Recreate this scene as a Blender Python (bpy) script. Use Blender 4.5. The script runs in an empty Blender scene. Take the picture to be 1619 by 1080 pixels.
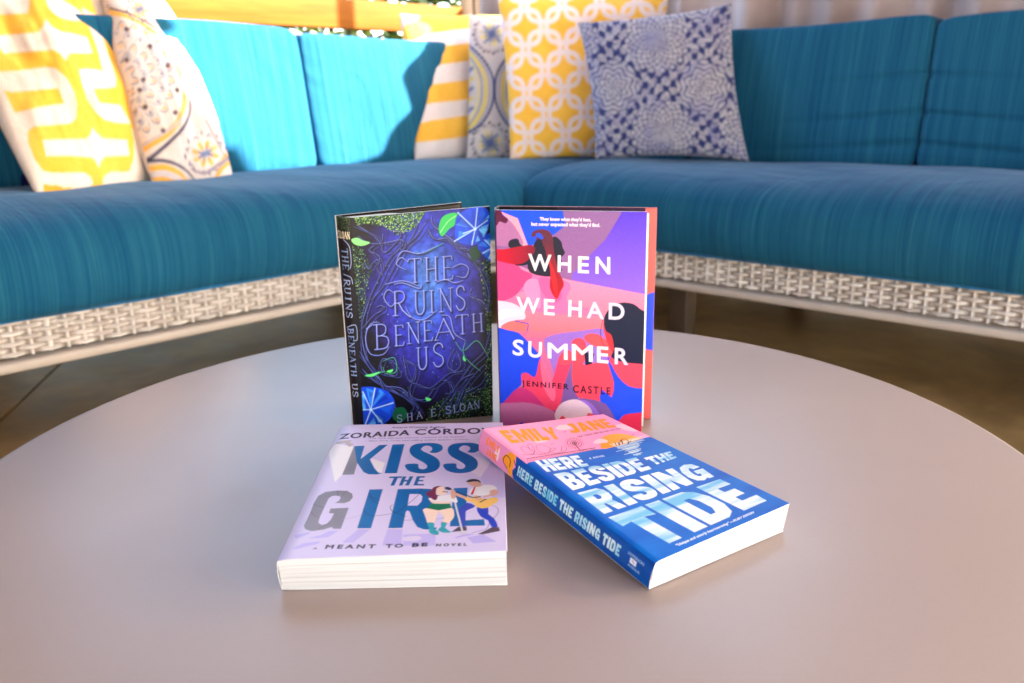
import bpy, math, random
import numpy as np
from mathutils import Matrix, Vector
R = math.radians
sc = bpy.context.scene
col = sc.collection

# ------------------------------------------------------------------ camera
T = 0.33                                    # height of the table top above the floor
F_PX, PITCH, ROLL, CAM_H = 1257.85, 0.2656, -0.0106, 0.2997 + T
PPX, PPY = 841.84, 516.45
CAM = np.array([0., 0., CAM_H])
_c, _s = math.cos(PITCH), math.sin(PITCH)
FW = np.array([0, _c, -_s]); _up = np.array([0, _s, _c]); _rt = np.array([1., 0, 0])
RT = math.cos(ROLL)*_rt + math.sin(ROLL)*_up
UP = -math.sin(ROLL)*_rt + math.cos(ROLL)*_up
cam = bpy.data.cameras.new('camera'); cam_o = bpy.data.objects.new('camera', cam); col.objects.link(cam_o)
cam.sensor_width = 36; cam.lens = F_PX/1619*36
cam.shift_x = -(PPX-809.5)/1619; cam.shift_y = (PPY-540)/1619
cam.clip_start = .02; cam.clip_end = 500
cam_o.matrix_world = Matrix(((RT[0], UP[0], -FW[0], 0), (RT[1], UP[1], -FW[1], 0), (RT[2], UP[2], -FW[2], CAM_H), (0, 0, 0, 1)))
cam.dof.use_dof = True; cam.dof.focus_distance = .66; cam.dof.aperture_fstop = 7.0
sc.camera = cam_o

# sofa frame: inner front corner C, directions along the two sofas and backwards out of them
C = np.array([-.0275, 2.4129])
uL = np.array([-.684, -.7295]); nL = np.array([-.7295, .684])
uR = np.array([.760, -.650]);  nR = np.array([.650, .760])

# ------------------------------------------------------------------ light
SUN_EL = R(32)
_a = R(38)
_sd = math.cos(_a)*(-uL) + math.sin(_a)*(-nL)      # horizontal direction towards the sun
SUN = np.array([_sd[0]*math.cos(SUN_EL), _sd[1]*math.cos(SUN_EL), math.sin(SUN_EL)]); SUN /= np.linalg.norm(SUN)
world = bpy.data.worlds.new('World'); sc.world = world; world.use_nodes = True
nt = world.node_tree; bg = nt.nodes['Background']
sky = nt.nodes.new('ShaderNodeTexSky'); sky.sky_type = 'NISHITA'; sky.sun_disc = False
sky.sun_elevation = SUN_EL; sky.sun_rotation = math.atan2(SUN[0], SUN[1])
sky.air_density = 1.0; sky.dust_density = 2.0
wt = nt.nodes.new('ShaderNodeMix'); wt.data_type = 'RGBA'; wt.blend_type = 'MULTIPLY'; wt.inputs[0].default_value = 1
wt.inputs[7].default_value = (1, .90, .79, 1)      # slightly warmer white balance
nt.links.new(sky.outputs[0], wt.inputs[6]); nt.links.new(wt.outputs[2], bg.inputs[0]); bg.inputs[1].default_value = .15
sun = bpy.data.lights.new('sun', 'SUN'); sun.energy = 3.6; sun.angle = R(.6); sun.color = (1, .93, .82)
sun_o = bpy.data.objects.new('sun', sun); col.objects.link(sun_o)
sun_o.rotation_euler = Vector(SUN).to_track_quat('Z', 'Y').to_euler(); sun_o.location = (3, 1, 4)
sc.view_settings.view_transform = 'Standard'; sc.view_settings.look = 'None'
sc.view_settings.exposure = 3.75; sc.view_settings.gamma = 1
sc.cycles.max_bounces = 10; sc.cycles.diffuse_bounces = 6; sc.cycles.sample_clamp_indirect = 6
sc.cycles.use_denoising = True

# ------------------------------------------------------------------ helpers
def ray(px):
    return FW + (px[0]-PPX)/F_PX*RT - (px[1]-PPY)/F_PX*UP
def at_z(px, z):                             # pixel of the photograph -> point at height z
    r = ray(px); return CAM + r*(z-CAM_H)/r[2]
def at_d(px, d):                             # pixel -> point at depth d
    return CAM + ray(px)*d
def at_plane(px, n, b):                      # pixel -> point on the upright plane C + b*n
    r = ray(px); t = ((C+b*n) - CAM[:2]) @ n/(r[:2] @ n); return CAM + r*t
def lin(c):
    c = np.asarray(c, float)/255.
    return np.where(c <= .04045, c/12.92, ((c+.055)/1.055)**2.4)

def tag(o, label=None, cat=None, group=None, kind=None):
    if label: o['label'] = label
    if cat: o['category'] = cat
    if group: o['group'] = group
    if kind: o['kind'] = kind
    return o
def empty(name, loc, rz=0, **k):
    o = bpy.data.objects.new(name, None); col.objects.link(o); o.location = loc; o.rotation_euler = (0, 0, rz)
    o.empty_display_size = .1
    return tag(o, **k)
def mesh(name, V, Fs, mats, parent=None, smooth=True, idx=None, cols=None, world_space=False):
    me = bpy.data.meshes.new(name)
    V = np.asarray(V, float)
    if world_space and parent is not None:
        M = np.array(parent.matrix_basis.inverted())
        V = V @ M[:3, :3].T + M[:3, 3]
    if isinstance(Fs, np.ndarray):
        n = len(Fs); k = Fs.shape[1]
        me.vertices.add(len(V)); me.vertices.foreach_set('co', V.astype(np.float32).ravel())
        me.loops.add(n*k); me.loops.foreach_set('vertex_index', Fs.astype(np.int32).ravel())
        me.polygons.add(n); me.polygons.foreach_set('loop_start', np.arange(0, n*k, k, dtype=np.int32))
        me.update(calc_edges=True)
    else:
        me.from_pydata([tuple(v) for v in V], [], [tuple(f) for f in Fs]); me.update()
    for m in (mats if isinstance(mats, (list, tuple)) else [mats]): me.materials.append(m)
    if idx is not None: me.polygons.foreach_set('material_index', np.asarray(idx, np.int32))
    me.polygons.foreach_set('use_smooth', np.full(len(me.polygons), smooth, bool))
    if cols is not None:
        a = me.color_attributes.new('art', 'FLOAT_COLOR', 'POINT')
        c4 = np.ones((len(V), 4), np.float32); c4[:, :3] = cols
        a.data.foreach_set('color', c4.ravel())
    o = bpy.data.objects.new(name, me); col.objects.link(o)
    if parent is not None: o.parent = parent
    return o
def grid_faces(nu, nv, flip=False, off=0):
    i, j = np.meshgrid(np.arange(nu-1), np.arange(nv-1)); a = (j*nu+i).ravel()+off
    f = np.stack([a, a+1, a+1+nu, a+nu], 1)
    return f[:, ::-1] if flip else f
class MB:
    def __init__(s): s.v = []; s.f = []
    def add(s, V, Fs):
        o = len(s.v); s.v += [tuple(p) for p in V]; s.f += [tuple(i+o for i in f) for f in Fs]
    def box(s, x0, x1, y0, y1, z0, z1, b=0.0):
        if b <= 0:
            V = [(x, y, z) for z in (z0, z1) for y in (y0, y1) for x in (x0, x1)]
            s.add(V, [(0, 2, 3, 1), (4, 5, 7, 6), (0, 1, 5, 4), (2, 6, 7, 3), (0, 4, 6, 2), (1, 3, 7, 5)]); return
        import bmesh
        bm = bmesh.new(); bmesh.ops.create_cube(bm, size=1)
        for v in bm.verts: v.co = ((v.co.x+.5)*(x1-x0)+x0, (v.co.y+.5)*(y1-y0)+y0, (v.co.z+.5)*(z1-z0)+z0)
        bmesh.ops.bevel(bm, geom=bm.edges[:], offset=b, segments=3, affect='EDGES', profile=.5)
        bm.verts.index_update()
        s.add([v.co[:] for v in bm.verts], [[v.index for v in f.verts] for f in bm.faces]); bm.free()
    def tube(s, pts, r, n=8, closed=False, cap=True):
        pts = [Vector(p) for p in pts]; m = len(pts); rings = []
        up = Vector((0, 0, 1)); V = []; Fs = []
        for i, p in enumerate(pts):
            a = pts[(i-1) % m] if (closed or i > 0) else p; b = pts[(i+1) % m] if (closed or i < m-1) else p
            t = (b-a).normalized(); x = t.cross(up)
            if x.length < 1e-3: x = t.cross(Vector((1, 0, 0)))
            x.normalize(); y = t.cross(x)
            rr = r[i] if isinstance(r, (list, tuple)) else r
            for k in range(n):
                an = 2*math.pi*k/n; V.append(p+x*rr*math.cos(an)+y*rr*math.sin(an))
        for i in range(m if closed else m-1):
            j = (i+1) % m
            for k in range(n):
                l = (k+1) % n; Fs.append((i*n+k, i*n+l, j*n+l, j*n+k))
        if cap and not closed: Fs += [tuple(range(n)), tuple(range((m-1)*n, m*n))[::-1]]
        s.add(V, Fs)
    def build(s, name, mat, parent=None, smooth=True):
        return mesh(name, s.v, s.f, mat, parent, smooth)

# ---- materials
def nodes(name):
    m = bpy.data.materials.new(name); m.use_nodes = True; n = m.node_tree
    return m, n, n.nodes['Principled BSDF']
def N(n, t, **k):
    x = n.nodes.new(t)
    for a, b in k.items(): setattr(x, a, b)
    return x
def setin(x, **k):
    for a, b in k.items(): x.inputs[a.replace('_', ' ')].default_value = b
    return x
def noise(n, vec, scale, detail=4, rough=.5, dist=0):
    x = N(n, 'ShaderNodeTexNoise'); x.inputs['Scale'].default_value = scale; x.inputs['Detail'].default_value = detail
    x.inputs['Roughness'].default_value = rough; x.inputs['Distortion'].default_value = dist
    if vec is not None: n.links.new(vec, x.inputs['Vector'])
    return x.outputs['Fac']
def coords(n, kind='Object', scale=(1, 1, 1), rot=(0, 0, 0)):
    t = N(n, 'ShaderNodeTexCoord'); m = N(n, 'ShaderNodeMapping'); m.inputs['Scale'].default_value = scale
    m.inputs['Rotation'].default_value = rot
    n.links.new(t.outputs[kind], m.inputs['Vector']); return m.outputs[0]
def ramp(n, fac, stops):
    x = N(n, 'ShaderNodeValToRGB'); e = x.color_ramp.elements
    while len(e) < len(stops): e.new(.5)
    for q, (p, c) in zip(e, stops): q.position = p; q.color = (*c, 1)
    n.links.new(fac, x.inputs[0]); return x.outputs[0]
def bump(n, b, h, strength=.3, dist=.001, prev=None):
    x = N(n, 'ShaderNodeBump'); x.inputs['Strength'].default_value = strength; x.inputs['Distance'].default_value = dist
    n.links.new(h, x.inputs['Height'])
    if prev is not None: n.links.new(prev, x.inputs['Normal'])
    n.links.new(x.outputs[0], b.inputs['Normal']); return x.outputs[0]
def plain(name, c, rough=.5, var=.12, scale=20, metal=0, bmp=.1, bs=200, spec=.5, coat=0):
    m, n, b = nodes(name); v = coords(n)
    f = noise(n, v, scale, 5)
    c = np.array(c); n.links.new(ramp(n, f, [(.3, tuple(c*(1-var))), (.7, tuple(np.minimum(c*(1+var), 1)))]), b.inputs['Base Color'])
    setin(b, Roughness=rough, Metallic=metal); b.inputs['Specular IOR Level'].default_value = spec
    b.inputs['Coat Weight'].default_value = coat
    if bmp: bump(n, b, noise(n, v, bs, 3), bmp, .0005)
    return m
def art_mat(name, rough=.35, coat=.0, coat_r=.15, bmp=.04, bs=900, spec=.5, fabric=False):
    m, n, b = nodes(name); a = N(n, 'ShaderNodeVertexColor'); a.layer_name = 'art'
    setin(b, Roughness=rough); b.inputs['Specular IOR Level'].default_value = spec
    b.inputs['Coat Weight'].default_value = coat; b.inputs['Coat Roughness'].default_value = coat_r
    v = coords(n)
    if fabric:
        mx = N(n, 'ShaderNodeMix', data_type='RGBA', blend_type='MULTIPLY'); mx.inputs[0].default_value = 1
        n.links.new(a.outputs['Color'], mx.inputs[6])
        n.links.new(ramp(n, noise(n, v, 260, 2), [(.3, (.86, .86, .87)), (.7, (1, 1, 1))]), mx.inputs[7])
        n.links.new(mx.outputs[2], b.inputs['Base Color'])
        p = bump(n, b, noise(n, v, 9, 3, .5, .6), .35, .02)
        bump(n, b, noise(n, v, 420, 2), .35, .001, p)
        b.inputs['Sheen Weight'].default_value = .15
    else:
        n.links.new(a.outputs['Color'], b.inputs['Base Color'])
        if bmp: bump(n, b, noise(n, v, bs, 2), bmp, .0003)
    return m

def fabric_blue(name, tint=1.0):
    m, n, b = nodes(name)
    v1 = coords(n, scale=(420, 4, 3)); v2 = coords(n, scale=(70, .9, .7)); v3 = coords(n, scale=(420, 420, 420))
    f1 = noise(n, v1, 1, 4, .6); f2 = noise(n, v2, 1, 3, .6)
    mx = N(n, 'ShaderNodeMath', operation='MULTIPLY_ADD'); mx.inputs[1].default_value = .62
    n.links.new(f1, mx.inputs[0])
    m2 = N(n, 'ShaderNodeMath', operation='MULTIPLY'); m2.inputs[1].default_value = .38; n.links.new(f2, m2.inputs[0])
    n.links.new(m2.outputs[0], mx.inputs[2])
    t = tint
    c = ramp(n, mx.outputs[0], [(.32, (.003*t, .050*t, .142*t)), (.46, (.009*t, .088*t, .182*t)), (.56, (.014*t, .112*t, .205*t)), (.72, (.034*t, .180*t, .25*t))])
    n.links.new(c, b.inputs['Base Color'])
    setin(b, Roughness=.85); b.inputs['Specular IOR Level'].default_value = .08
    b.inputs['Sheen Weight'].default_value = .2; b.inputs['Sheen Roughness'].default_value = .35
    b.inputs['Sheen Tint'].default_value = (.55, .68, 1, 1)
    p = bump(n, b, noise(n, coords(n, scale=(1, 1, 1)), 5, 3, .5, 1.2), .3, .03)
    bump(n, b, mx.outputs[0], .35, .0015, p)
    return m

# ------------------------------------------------------------------ printed artwork: a small painter
def homog(src, dst):
    A = []; B = []
    for (x, y), (u, v) in zip(src, dst):
        A += [[x, y, 1, 0, 0, 0, -u*x, -u*y], [0, 0, 0, x, y, 1, -v*x, -v*y]]; B += [u, v]
    h = np.linalg.solve(np.array(A, float), np.array(B, float)); return np.append(h, 1).reshape(3, 3)
def hmap(Hm, p):
    p = np.asarray(p, float).reshape(-1, 2); q = np.c_[p, np.ones(len(p))] @ Hm.T; return q[:, :2]/q[:, 2:]
def smooth(p, n=5, closed=True):
    p = np.asarray(p, float); out = []; m = len(p)
    for i in range(m if closed else m-1):
        if closed: a, b, c, d = p[(i-1) % m], p[i], p[(i+1) % m], p[(i+2) % m]
        else: a, b, c, d = p[max(i-1, 0)], p[i], p[i+1], p[min(i+2, m-1)]
        for k in range(n):
            t = k/n; out.append(.5*((2*b)+(-a+c)*t+(2*a-5*b+4*c-d)*t*t+(-a+3*b-3*c+d)*t**3))
    if not closed: out.append(p[-1])
    return np.array(out)
_tx = {}
def text_edges(s, track=1.0):
    if (s, track) in _tx: return _tx[(s, track)]
    c = bpy.data.curves.new('t', 'FONT'); c.body = s; c.size = 1; c.space_character = track; c.resolution_u = 4
    o = bpy.data.objects.new('t', c); me = o.to_mesh()
    V = np.array([v.co[:2] for v in me.vertices]); cnt = {}
    for f in me.polygons:
        for e in f.edge_keys: cnt[e] = cnt.get(e, 0)+1
    E_ = np.array([k for k, n_ in cnt.items() if n_ == 1]); seg = np.concatenate([V[E_[:, 0]], V[E_[:, 1]]], 1)
    o.to_mesh_clear(); bpy.data.objects.remove(o); bpy.data.curves.remove(c)
    lo = V.min(0); hi = V.max(0); seg = (seg-np.r_[lo, lo])/np.r_[hi-lo, hi-lo]
    _tx[(s, track)] = seg; return seg
BF = {  # heavy block letters on a unit box: list of rings (even-odd)
 'H': [[(0, 0), (.36, 0), (.36, .38), (.64, .38), (.64, 0), (1, 0), (1, 1), (.64, 1), (.64, .62), (.36, .62), (.36, 1), (0, 1)]],
 'E': [[(0, 0), (.95, 0), (1, .24), (.42, .24), (.42, .39), (.82, .39), (.82, .61), (.42, .61), (.42, .76), (.95, .76), (.95, 1), (0, 1)]],
 'R': [[(0, 0), (.38, 0), (.38, .34), (.48, .34), (.62, 0), (1, 0), (.82, .40), (.95, .52), (1, .70), (.95, .88), (.78, 1), (0, 1)], [(.38, .56), (.55, .56), (.62, .66), (.55, .77), (.38, .77)]],
 'B': [[(0, 0), (.72, 0), (.95, .1), (1, .28), (.93, .46), (.82, .52), (.93, .62), (.96, .76), (.88, .93), (.68, 1), (0, 1)], [(.38, .2), (.55, .2), (.62, .3), (.55, .40), (.38, .40)], [(.38, .60), (.52, .60), (.58, .69), (.52, .79), (.38, .79)]],
 'S': [[(0, .30), (.38, .30), (.42, .21), (.55, .2), (.62, .26), (.56, .35), (.2, .48), (.04, .62), (.03, .80), (.16, .95), (.45, 1.02), (.78, .97), (.95, .84), (.98, .68), (.62, .68), (.56, .78), (.44, .78), (.40, .72), (.48, .65), (.82, .52), (.98, .38), (.98, .18), (.84, .03), (.5, -.02), (.16, .03), (.02, .16)]],
 'I': [[(0, 0), (1, 0), (1, 1), (0, 1)]],
 'D': [[(0, 0), (.62, 0), (.86, .1), (1, .34), (1, .66), (.86, .9), (.62, 1), (0, 1)], [(.36, .22), (.52, .22), (.63, .36), (.63, .64), (.52, .78), (.36, .78)]],
 'T': [[(.30, 0), (.70, 0), (.70, .74), (1, .70), (1, 1), (0, 1), (0, .70), (.30, .74)]],
 'N': [[(0, 0), (.34, 0), (.34, .5), (.64, 0), (1, 0), (1, 1), (.66, 1), (.66, .52), (.36, 1), (0, 1)]],
 'G': [[(.52, .36), (.52, .56), (1, .56), (1, .0), (.74, 0), (.70, .06), (.45, -.02), (.18, .08), (.02, .34), (.02, .66), (.18, .92), (.5, 1.02), (.82, .94), (.98, .68), (.62, .66), (.54, .77), (.44, .74), (.38, .6), (.38, .38), (.46, .24), (.58, .22), (.64, .28), (.64, .36)]],
 'M': [[(0, 0), (.25, 0), (.25, .6), (.42, .1), (.58, .1), (.75, .6), (.75, 0), (1, 0), (1, 1), (.7, 1), (.5, .5), (.3, 1), (0, 1)]],
 'L': [[(0, 0), (1, 0), (1, .26), (.42, .26), (.42, 1), (0, 1)]],
 'Y': [[(.32, 0), (.68, 0), (.68, .4), (1, 1), (.64, 1), (.5, .66), (.36, 1), (0, 1), (.32, .4)]],
 'J': [[(.35, 1), (1, 1), (1, .28), (.84, .04), (.45, -.02), (0, .06), (0, .32), (.4, .26), (.56, .36), (.56, .76), (.35, .76)]],
 'A': [[(0, 0), (.34, 0), (.39, .18), (.61, .18), (.66, 0), (1, 0), (.70, 1), (.30, 1)], [(.44, .40), (.56, .40), (.5, .66)]],
}
BW = dict(I=.42, M=1.3, N=1.05, E=.85, L=.8, T=.95, J=.85)
def rings_edges(rings):
    out = []
    for r in rings:
        r = np.asarray(r, float); out.append(np.c_[r, np.roll(r, -1, 0)])
    return np.concatenate(out)
def block_edges(s, gap=.1, sm=True):
    x = 0; out = []
    for ch in s:
        if ch == ' ': x += .5; continue
        w = BW.get(ch, 1.)
        for r in BF[ch]:
            r = np.array(r, float)
            if ch in 'S': r = smooth(r, 3)
            r = r*[w, 1]+[x, 0]; out.append(np.c_[r, np.roll(r, -1, 0)])
        x += w+gap
    e = np.concatenate(out); x -= gap
    e[:, [0, 2]] /= x; return e
class Canvas:
    def __init__(s, W, H, base, Hm=None):
        s.W, s.H, s.Hm = W, H, Hm
        s.a = np.zeros((H, W, 3)); s.a[:] = lin(base)
        s.U, s.V = np.meshgrid(np.linspace(0, 1, W), np.linspace(0, 1, H))
    def px(s, p, uv=False):
        p = np.asarray(p, float).reshape(-1, 2)
        if s.Hm is not None and not uv: p = hmap(s.Hm, p)
        return p*[s.W-1, s.H-1]
    def comp(s, al, c, x0=0, y0=0):
        h, w = al.shape; t = s.a[y0:y0+h, x0:x0+w]; al = al[..., None]
        if isinstance(c, np.ndarray) and c.ndim == 3: c = c[y0:y0+h, x0:x0+w]
        else: c = lin(c)
        t[:] = t*(1-al)+c*al
    def cov(s, e, SS=3):
        e = e+.5
        x0 = max(int(math.floor(e[:, [0, 2]].min())), 0); x1 = min(int(math.ceil(e[:, [0, 2]].max()))+1, s.W)
        y0 = max(int(math.floor(e[:, [1, 3]].min())), 0); y1 = min(int(math.ceil(e[:, [1, 3]].max()))+1, s.H)
        if x1 <= x0 or y1 <= y0: return None
        al = np.zeros((y1-y0, x1-x0)); X = np.arange(x0, x1)+1.
        lo = np.minimum(e[:, 1], e[:, 3]); hi = np.maximum(e[:, 1], e[:, 3])
        for k in range((y1-y0)*SS):
            y = y0+(k+.5)/SS; m = (lo <= y) & (hi > y)
            if not m.any(): continue
            q = e[m]; xs = np.sort(q[:, 0]+(y-q[:, 1])/(q[:, 3]-q[:, 1])*(q[:, 2]-q[:, 0]))
            F_ = np.clip(X[:, None]-xs[None], 0, 1); sg = np.where(np.arange(len(xs)) % 2 == 0, 1., -1.)
            al[k//SS] += F_ @ sg
        return np.clip(al/SS, 0, 1), x0, y0
    def edges(s, e, c, alpha=1.):
        r = s.cov(e)
        if r is not None: s.comp(r[0]*alpha, c, r[1], r[2])
    def poly(s, p, c, alpha=1., sm=0, uv=False):
        p = np.asarray(p, float)
        if sm: p = smooth(p, sm)
        s.edges(rings_edges([s.px(p, uv)]), c, alpha)
    def rings(s, rs, c, alpha=1., sm=0):
        s.edges(rings_edges([s.px(smooth(r, sm) if sm else r) for r in rs]), c, alpha)
    def segs(s, e, w, c, alpha=1., soft=.5):
        w = np.broadcast_to(np.asarray(w, float), (len(e),)); mx = w.max()/2+2+soft
        x0 = max(int(e[:, [0, 2]].min()-mx), 0); x1 = min(int(e[:, [0, 2]].max()+mx)+1, s.W)
        y0 = max(int(e[:, [1, 3]].min()-mx), 0); y1 = min(int(e[:, [1, 3]].max()+mx)+1, s.H)
        if x1 <= x0 or y1 <= y0: return
        D = np.full((y1-y0, x1-x0), 99.)
        for (ax, ay, bx, by), ww in zip(e, w):
            m = ww/2+2+soft
            a0 = max(int(min(ax, bx)-m), x0); a1 = min(int(max(ax, bx)+m)+1, x1); b0 = max(int(min(ay, by)-m), y0); b1 = min(int(max(ay, by)+m)+1, y1)
            if a1 <= a0 or b1 <= b0: continue
            X, Y = np.meshgrid(np.arange(a0, a1), np.arange(b0, b1)); dx, dy = bx-ax, by-ay
            t = np.clip(((X-ax)*dx+(Y-ay)*dy)/max(dx*dx+dy*dy, 1e-9), 0, 1)
            d = np.hypot(X-ax-t*dx, Y-ay-t*dy)-ww/2
            v = D[b0-y0:b1-y0, a0-x0:a1-x0]; np.minimum(v, d, out=v)
        s.comp(np.clip(.5-D/(2*soft), 0, 1)*alpha, c, x0, y0)
    def line(s, p, w, c, alpha=1., sm=6, uv=False, taper=False, soft=.5, off=(0, 0)):
        p = np.asarray(p, float)
        if sm and len(p) > 2: p = smooth(p, sm, False)
        q = s.px(p, uv)+np.array(off); n = len(q)-1
        ww = w*np.sin(np.pi*(np.arange(n)+.5)/n)**.5 if taper else w
        s.segs(np.c_[q[:-1], q[1:]], ww, c, alpha, soft)
    def put(s, seg, quad, c, alpha=1., bold=0., uv=False):
        q = s.px(quad, uv); TL, TR, BR, BL = q
        def m(x, y):
            x = x[:, None]; y = y[:, None]; return (BL*(1-x)+BR*x)*(1-y)+(TL*(1-x)+TR*x)*y
        e = np.c_[m(seg[:, 0], seg[:, 1]), m(seg[:, 2], seg[:, 3])]
        s.edges(e, c, alpha)
        if bold > 0: s.segs(e, bold, c, alpha)
    def text(s, t, quad, c, bold=0., track=1., alpha=1., uv=False): s.put(text_edges(t, track), quad, c, alpha, bold, uv)
    def block(s, t, quad, c, gap=.1, uv=False): s.put(block_edges(t, gap), quad, c, 1., 0, uv)
    def flat(s): return s.a.reshape(-1, 3)
rng = np.random.default_rng(4)
def vnoise(W, H, sx, sy, seed=0, oct=3):
    r = np.random.default_rng(seed); out = np.zeros((H, W)); amp = 1; tot = 0
    for o in range(oct):
        gx, gy = max(int(sx*2**o), 1), max(int(sy*2**o), 1); g = r.random((gy+2, gx+2))
        x = np.linspace(0, gx, W); y = np.linspace(0, gy, H); xi = x.astype(int); yi = y.astype(int)
        fx = x-xi; fy = y-yi; fx = fx*fx*(3-2*fx); fy = fy*fy*(3-2*fy); fx = fx[None]; fy = fy[:, None]
        a = g[yi][:, xi]; b = g[yi][:, xi+1]; c = g[yi+1][:, xi]; d = g[yi+1][:, xi+1]
        out += amp*((a*(1-fx)+b*fx)*(1-fy)+(c*(1-fx)+d*fx)*fy); tot += amp; amp *= .5
    return out/tot
def mixc(a, b, t): return lin(a)*(1-t[..., None])+lin(b)*t[..., None]
def crop(x0, y0, k):
    return lambda pts: [(x0+x/k, y0+y/k) for x, y in pts]
UVQ = [(0, 1), (1, 1), (1, 0), (0, 0)]      # TL TR BR BL
# ---- cover with swimmers' arms, pink / blue / violet
def art_summer(W=300, H=440):
    q = [(783.7, 332), (1023, 335), (1014, 682), (791.7, 672)]
    cv = Canvas(W, H, (150, 100, 155), homog(q, UVQ)); z = crop(770, 310, 2.768)
    P = lambda pts, c, sm=0, al=1.: cv.poly(z(pts), c, al, sm)
    V = cv.V
    cv.a[:] = mixc((165, 95, 150), (138, 98, 158), V)
    P([(360, 60), (800, 55), (800, 440), (695, 440), (372, 368), (372, 345), (430, 280), (520, 190), (592, 70)], mixc((150, 105, 220), (88, 55, 215), np.clip((V-.55)*2.3, 0, 1)))
    P([(20, 55), (330, 55), (346, 128), (300, 165), (255, 190), (180, 222), (120, 150), (95, 110), (20, 90)], (22, 80, 240))
    P([(55, 66), (135, 98), (182, 222), (160, 222), (140, 180), (112, 120)], (255, 160, 185))
    P([(20, 110), (60, 108), (105, 112), (150, 180), (155, 215), (100, 222), (20, 205)], (172, 112, 165), 3)
    P([(20, 50), (58, 62), (70, 85), (92, 100), (82, 120), (55, 112), (42, 130), (20, 130)], (88, 24, 62), 3)
    P([(20, 285), (100, 290), (200, 330), (360, 368), (520, 398), (800, 450), (800, 620), (20, 620)], mixc((255, 112, 118), (250, 140, 180), np.clip((V-.42)*4, 0, 1)))
    P([(20, 420), (150, 450), (330, 460), (500, 520), (330, 520), (150, 500), (20, 480)], (248, 110, 165), 4, .8)
    P([(20, 330), (140, 350), (240, 345), (345, 372), (368, 402), (350, 440), (350, 500), (300, 515), (230, 505), (190, 450), (150, 420), (20, 460)], (250, 112, 172), 4)
    P([(20, 250), (60, 245), (110, 262), (150, 320), (200, 345), (175, 385), (155, 402), (120, 440), (60, 462), (20, 455)], (232, 66, 132), 4)
    P([(160, 400), (185, 365), (225, 372), (235, 440), (230, 495), (180, 450)], (255, 140, 190), 4)
    P([(230, 360), (300, 370), (330, 440), (290, 470), (240, 420)], (236, 86, 150), 4, .7)
    P([(100, 195), (135, 188), (150, 215), (205, 240), (205, 270), (180, 300), (130, 306), (115, 288), (125, 272), (140, 265), (125, 240), (95, 222)], (30, 32, 52), 4)
    P([(205, 215), (232, 180), (268, 190), (300, 178), (326, 200), (332, 225), (342, 250), (325, 272), (330, 290), (312, 310), (330, 325), (290, 352), (232, 350), (186, 332), (180, 288), (205, 260)], (30, 32, 52), 4)
    P([(20, 225), (60, 235), (140, 222), (190, 215), (212, 232), (198, 262), (165, 292), (120, 300), (60, 288), (20, 270)], mixc((210, 18, 50), (96, 28, 55), np.clip(cv.U*3.2, 0, 1)), 4)
    P([(196, 178), (200, 158), (222, 148), (250, 146), (278, 158), (290, 190), (294, 240), (312, 325), (338, 382), (322, 420), (305, 452), (276, 402), (279, 330), (262, 255), (245, 210), (236, 185), (214, 193), (222, 172), (208, 178)], mixc((190, 14, 30), (98, 40, 62), np.clip((V-.62)*4.2, 0, 1)), 3)
    P([(214, 168), (232, 162), (248, 182), (236, 190)], (30, 80, 225), 3)
    P([(262, 250), (284, 300), (305, 360), (312, 440), (300, 440), (285, 380), (275, 310)], (215, 40, 50), 3, .7)
    # mid left: turban, face, glasses
    P([(20, 470), (90, 465), (140, 485), (166, 515), (164, 540), (125, 545), (105, 572), (60, 580), (20, 580)], (250, 205, 225), 4)
    P([(60, 500), (140, 500), (160, 520), (100, 530), (50, 545)], (255, 235, 240), 4, .8)
    P([(62, 572), (110, 548), (160, 556), (178, 585), (160, 612), (170, 640), (120, 625), (80, 605)], (255, 112, 112), 4)
    cv.line(z([(122, 548), (160, 556), (180, 562), (176, 592), (166, 612), (156, 600)]), 2.2, (28, 66, 180))
    # lavender water, arms
    P([(20, 590), (800, 600), (800, 780), (500, 1000), (300, 1000), (20, 900)], (238, 108, 150), 0, .55)
    P([(252, 630), (300, 606), (400, 592), (515, 582), (540, 640), (545, 700), (490, 760), (520, 830), (440, 900), (360, 940), (300, 880), (290, 760), (262, 690)], (150, 108, 205), 3)
    P([(330, 700), (390, 700), (420, 760), (400, 880), (340, 930), (300, 860)], (120, 84, 150), 4, .8)
    P([(48, 576), (90, 588), (140, 600), (180, 640), (232, 698), (236, 740), (212, 792), (190, 800), (160, 776), (150, 828), (118, 855), (72, 908), (20, 930), (20, 576)], (30, 70, 232), 2)
    P([(150, 785), (175, 775), (212, 792), (232, 712), (255, 760), (282, 812), (300, 760), (318, 700), (338, 690), (375, 705), (360, 760), (338, 830), (325, 900), (300, 938), (250, 930), (205, 880), (165, 845)], (242, 66, 104), 3)
    P([(232, 712), (262, 760), (300, 850), (290, 900), (250, 840)], (250, 110, 150), 3, .8)
    P([(318, 702), (345, 672), (378, 690), (372, 716), (350, 740), (318, 735)], (250, 78, 100), 4)
    P([(370, 640), (402, 622), (432, 640), (436, 700), (412, 760), (402, 830), (420, 890), (385, 860), (372, 780), (378, 700)], (248, 74, 92), 3)
    P([(405, 742), (440, 738), (485, 728), (520, 724), (545, 760), (556, 820), (550, 880), (512, 898), (440, 892), (400, 860), (385, 800)], (244, 72, 96), 3)
    P([(428, 612), (455, 602), (490, 608), (525, 632), (548, 655), (545, 700), (515, 702), (490, 668), (455, 650), (430, 632)], (244, 84, 92), 3)
    P([(425, 682), (470, 690), (460, 735), (432, 742)], (22, 26, 60))
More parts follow.
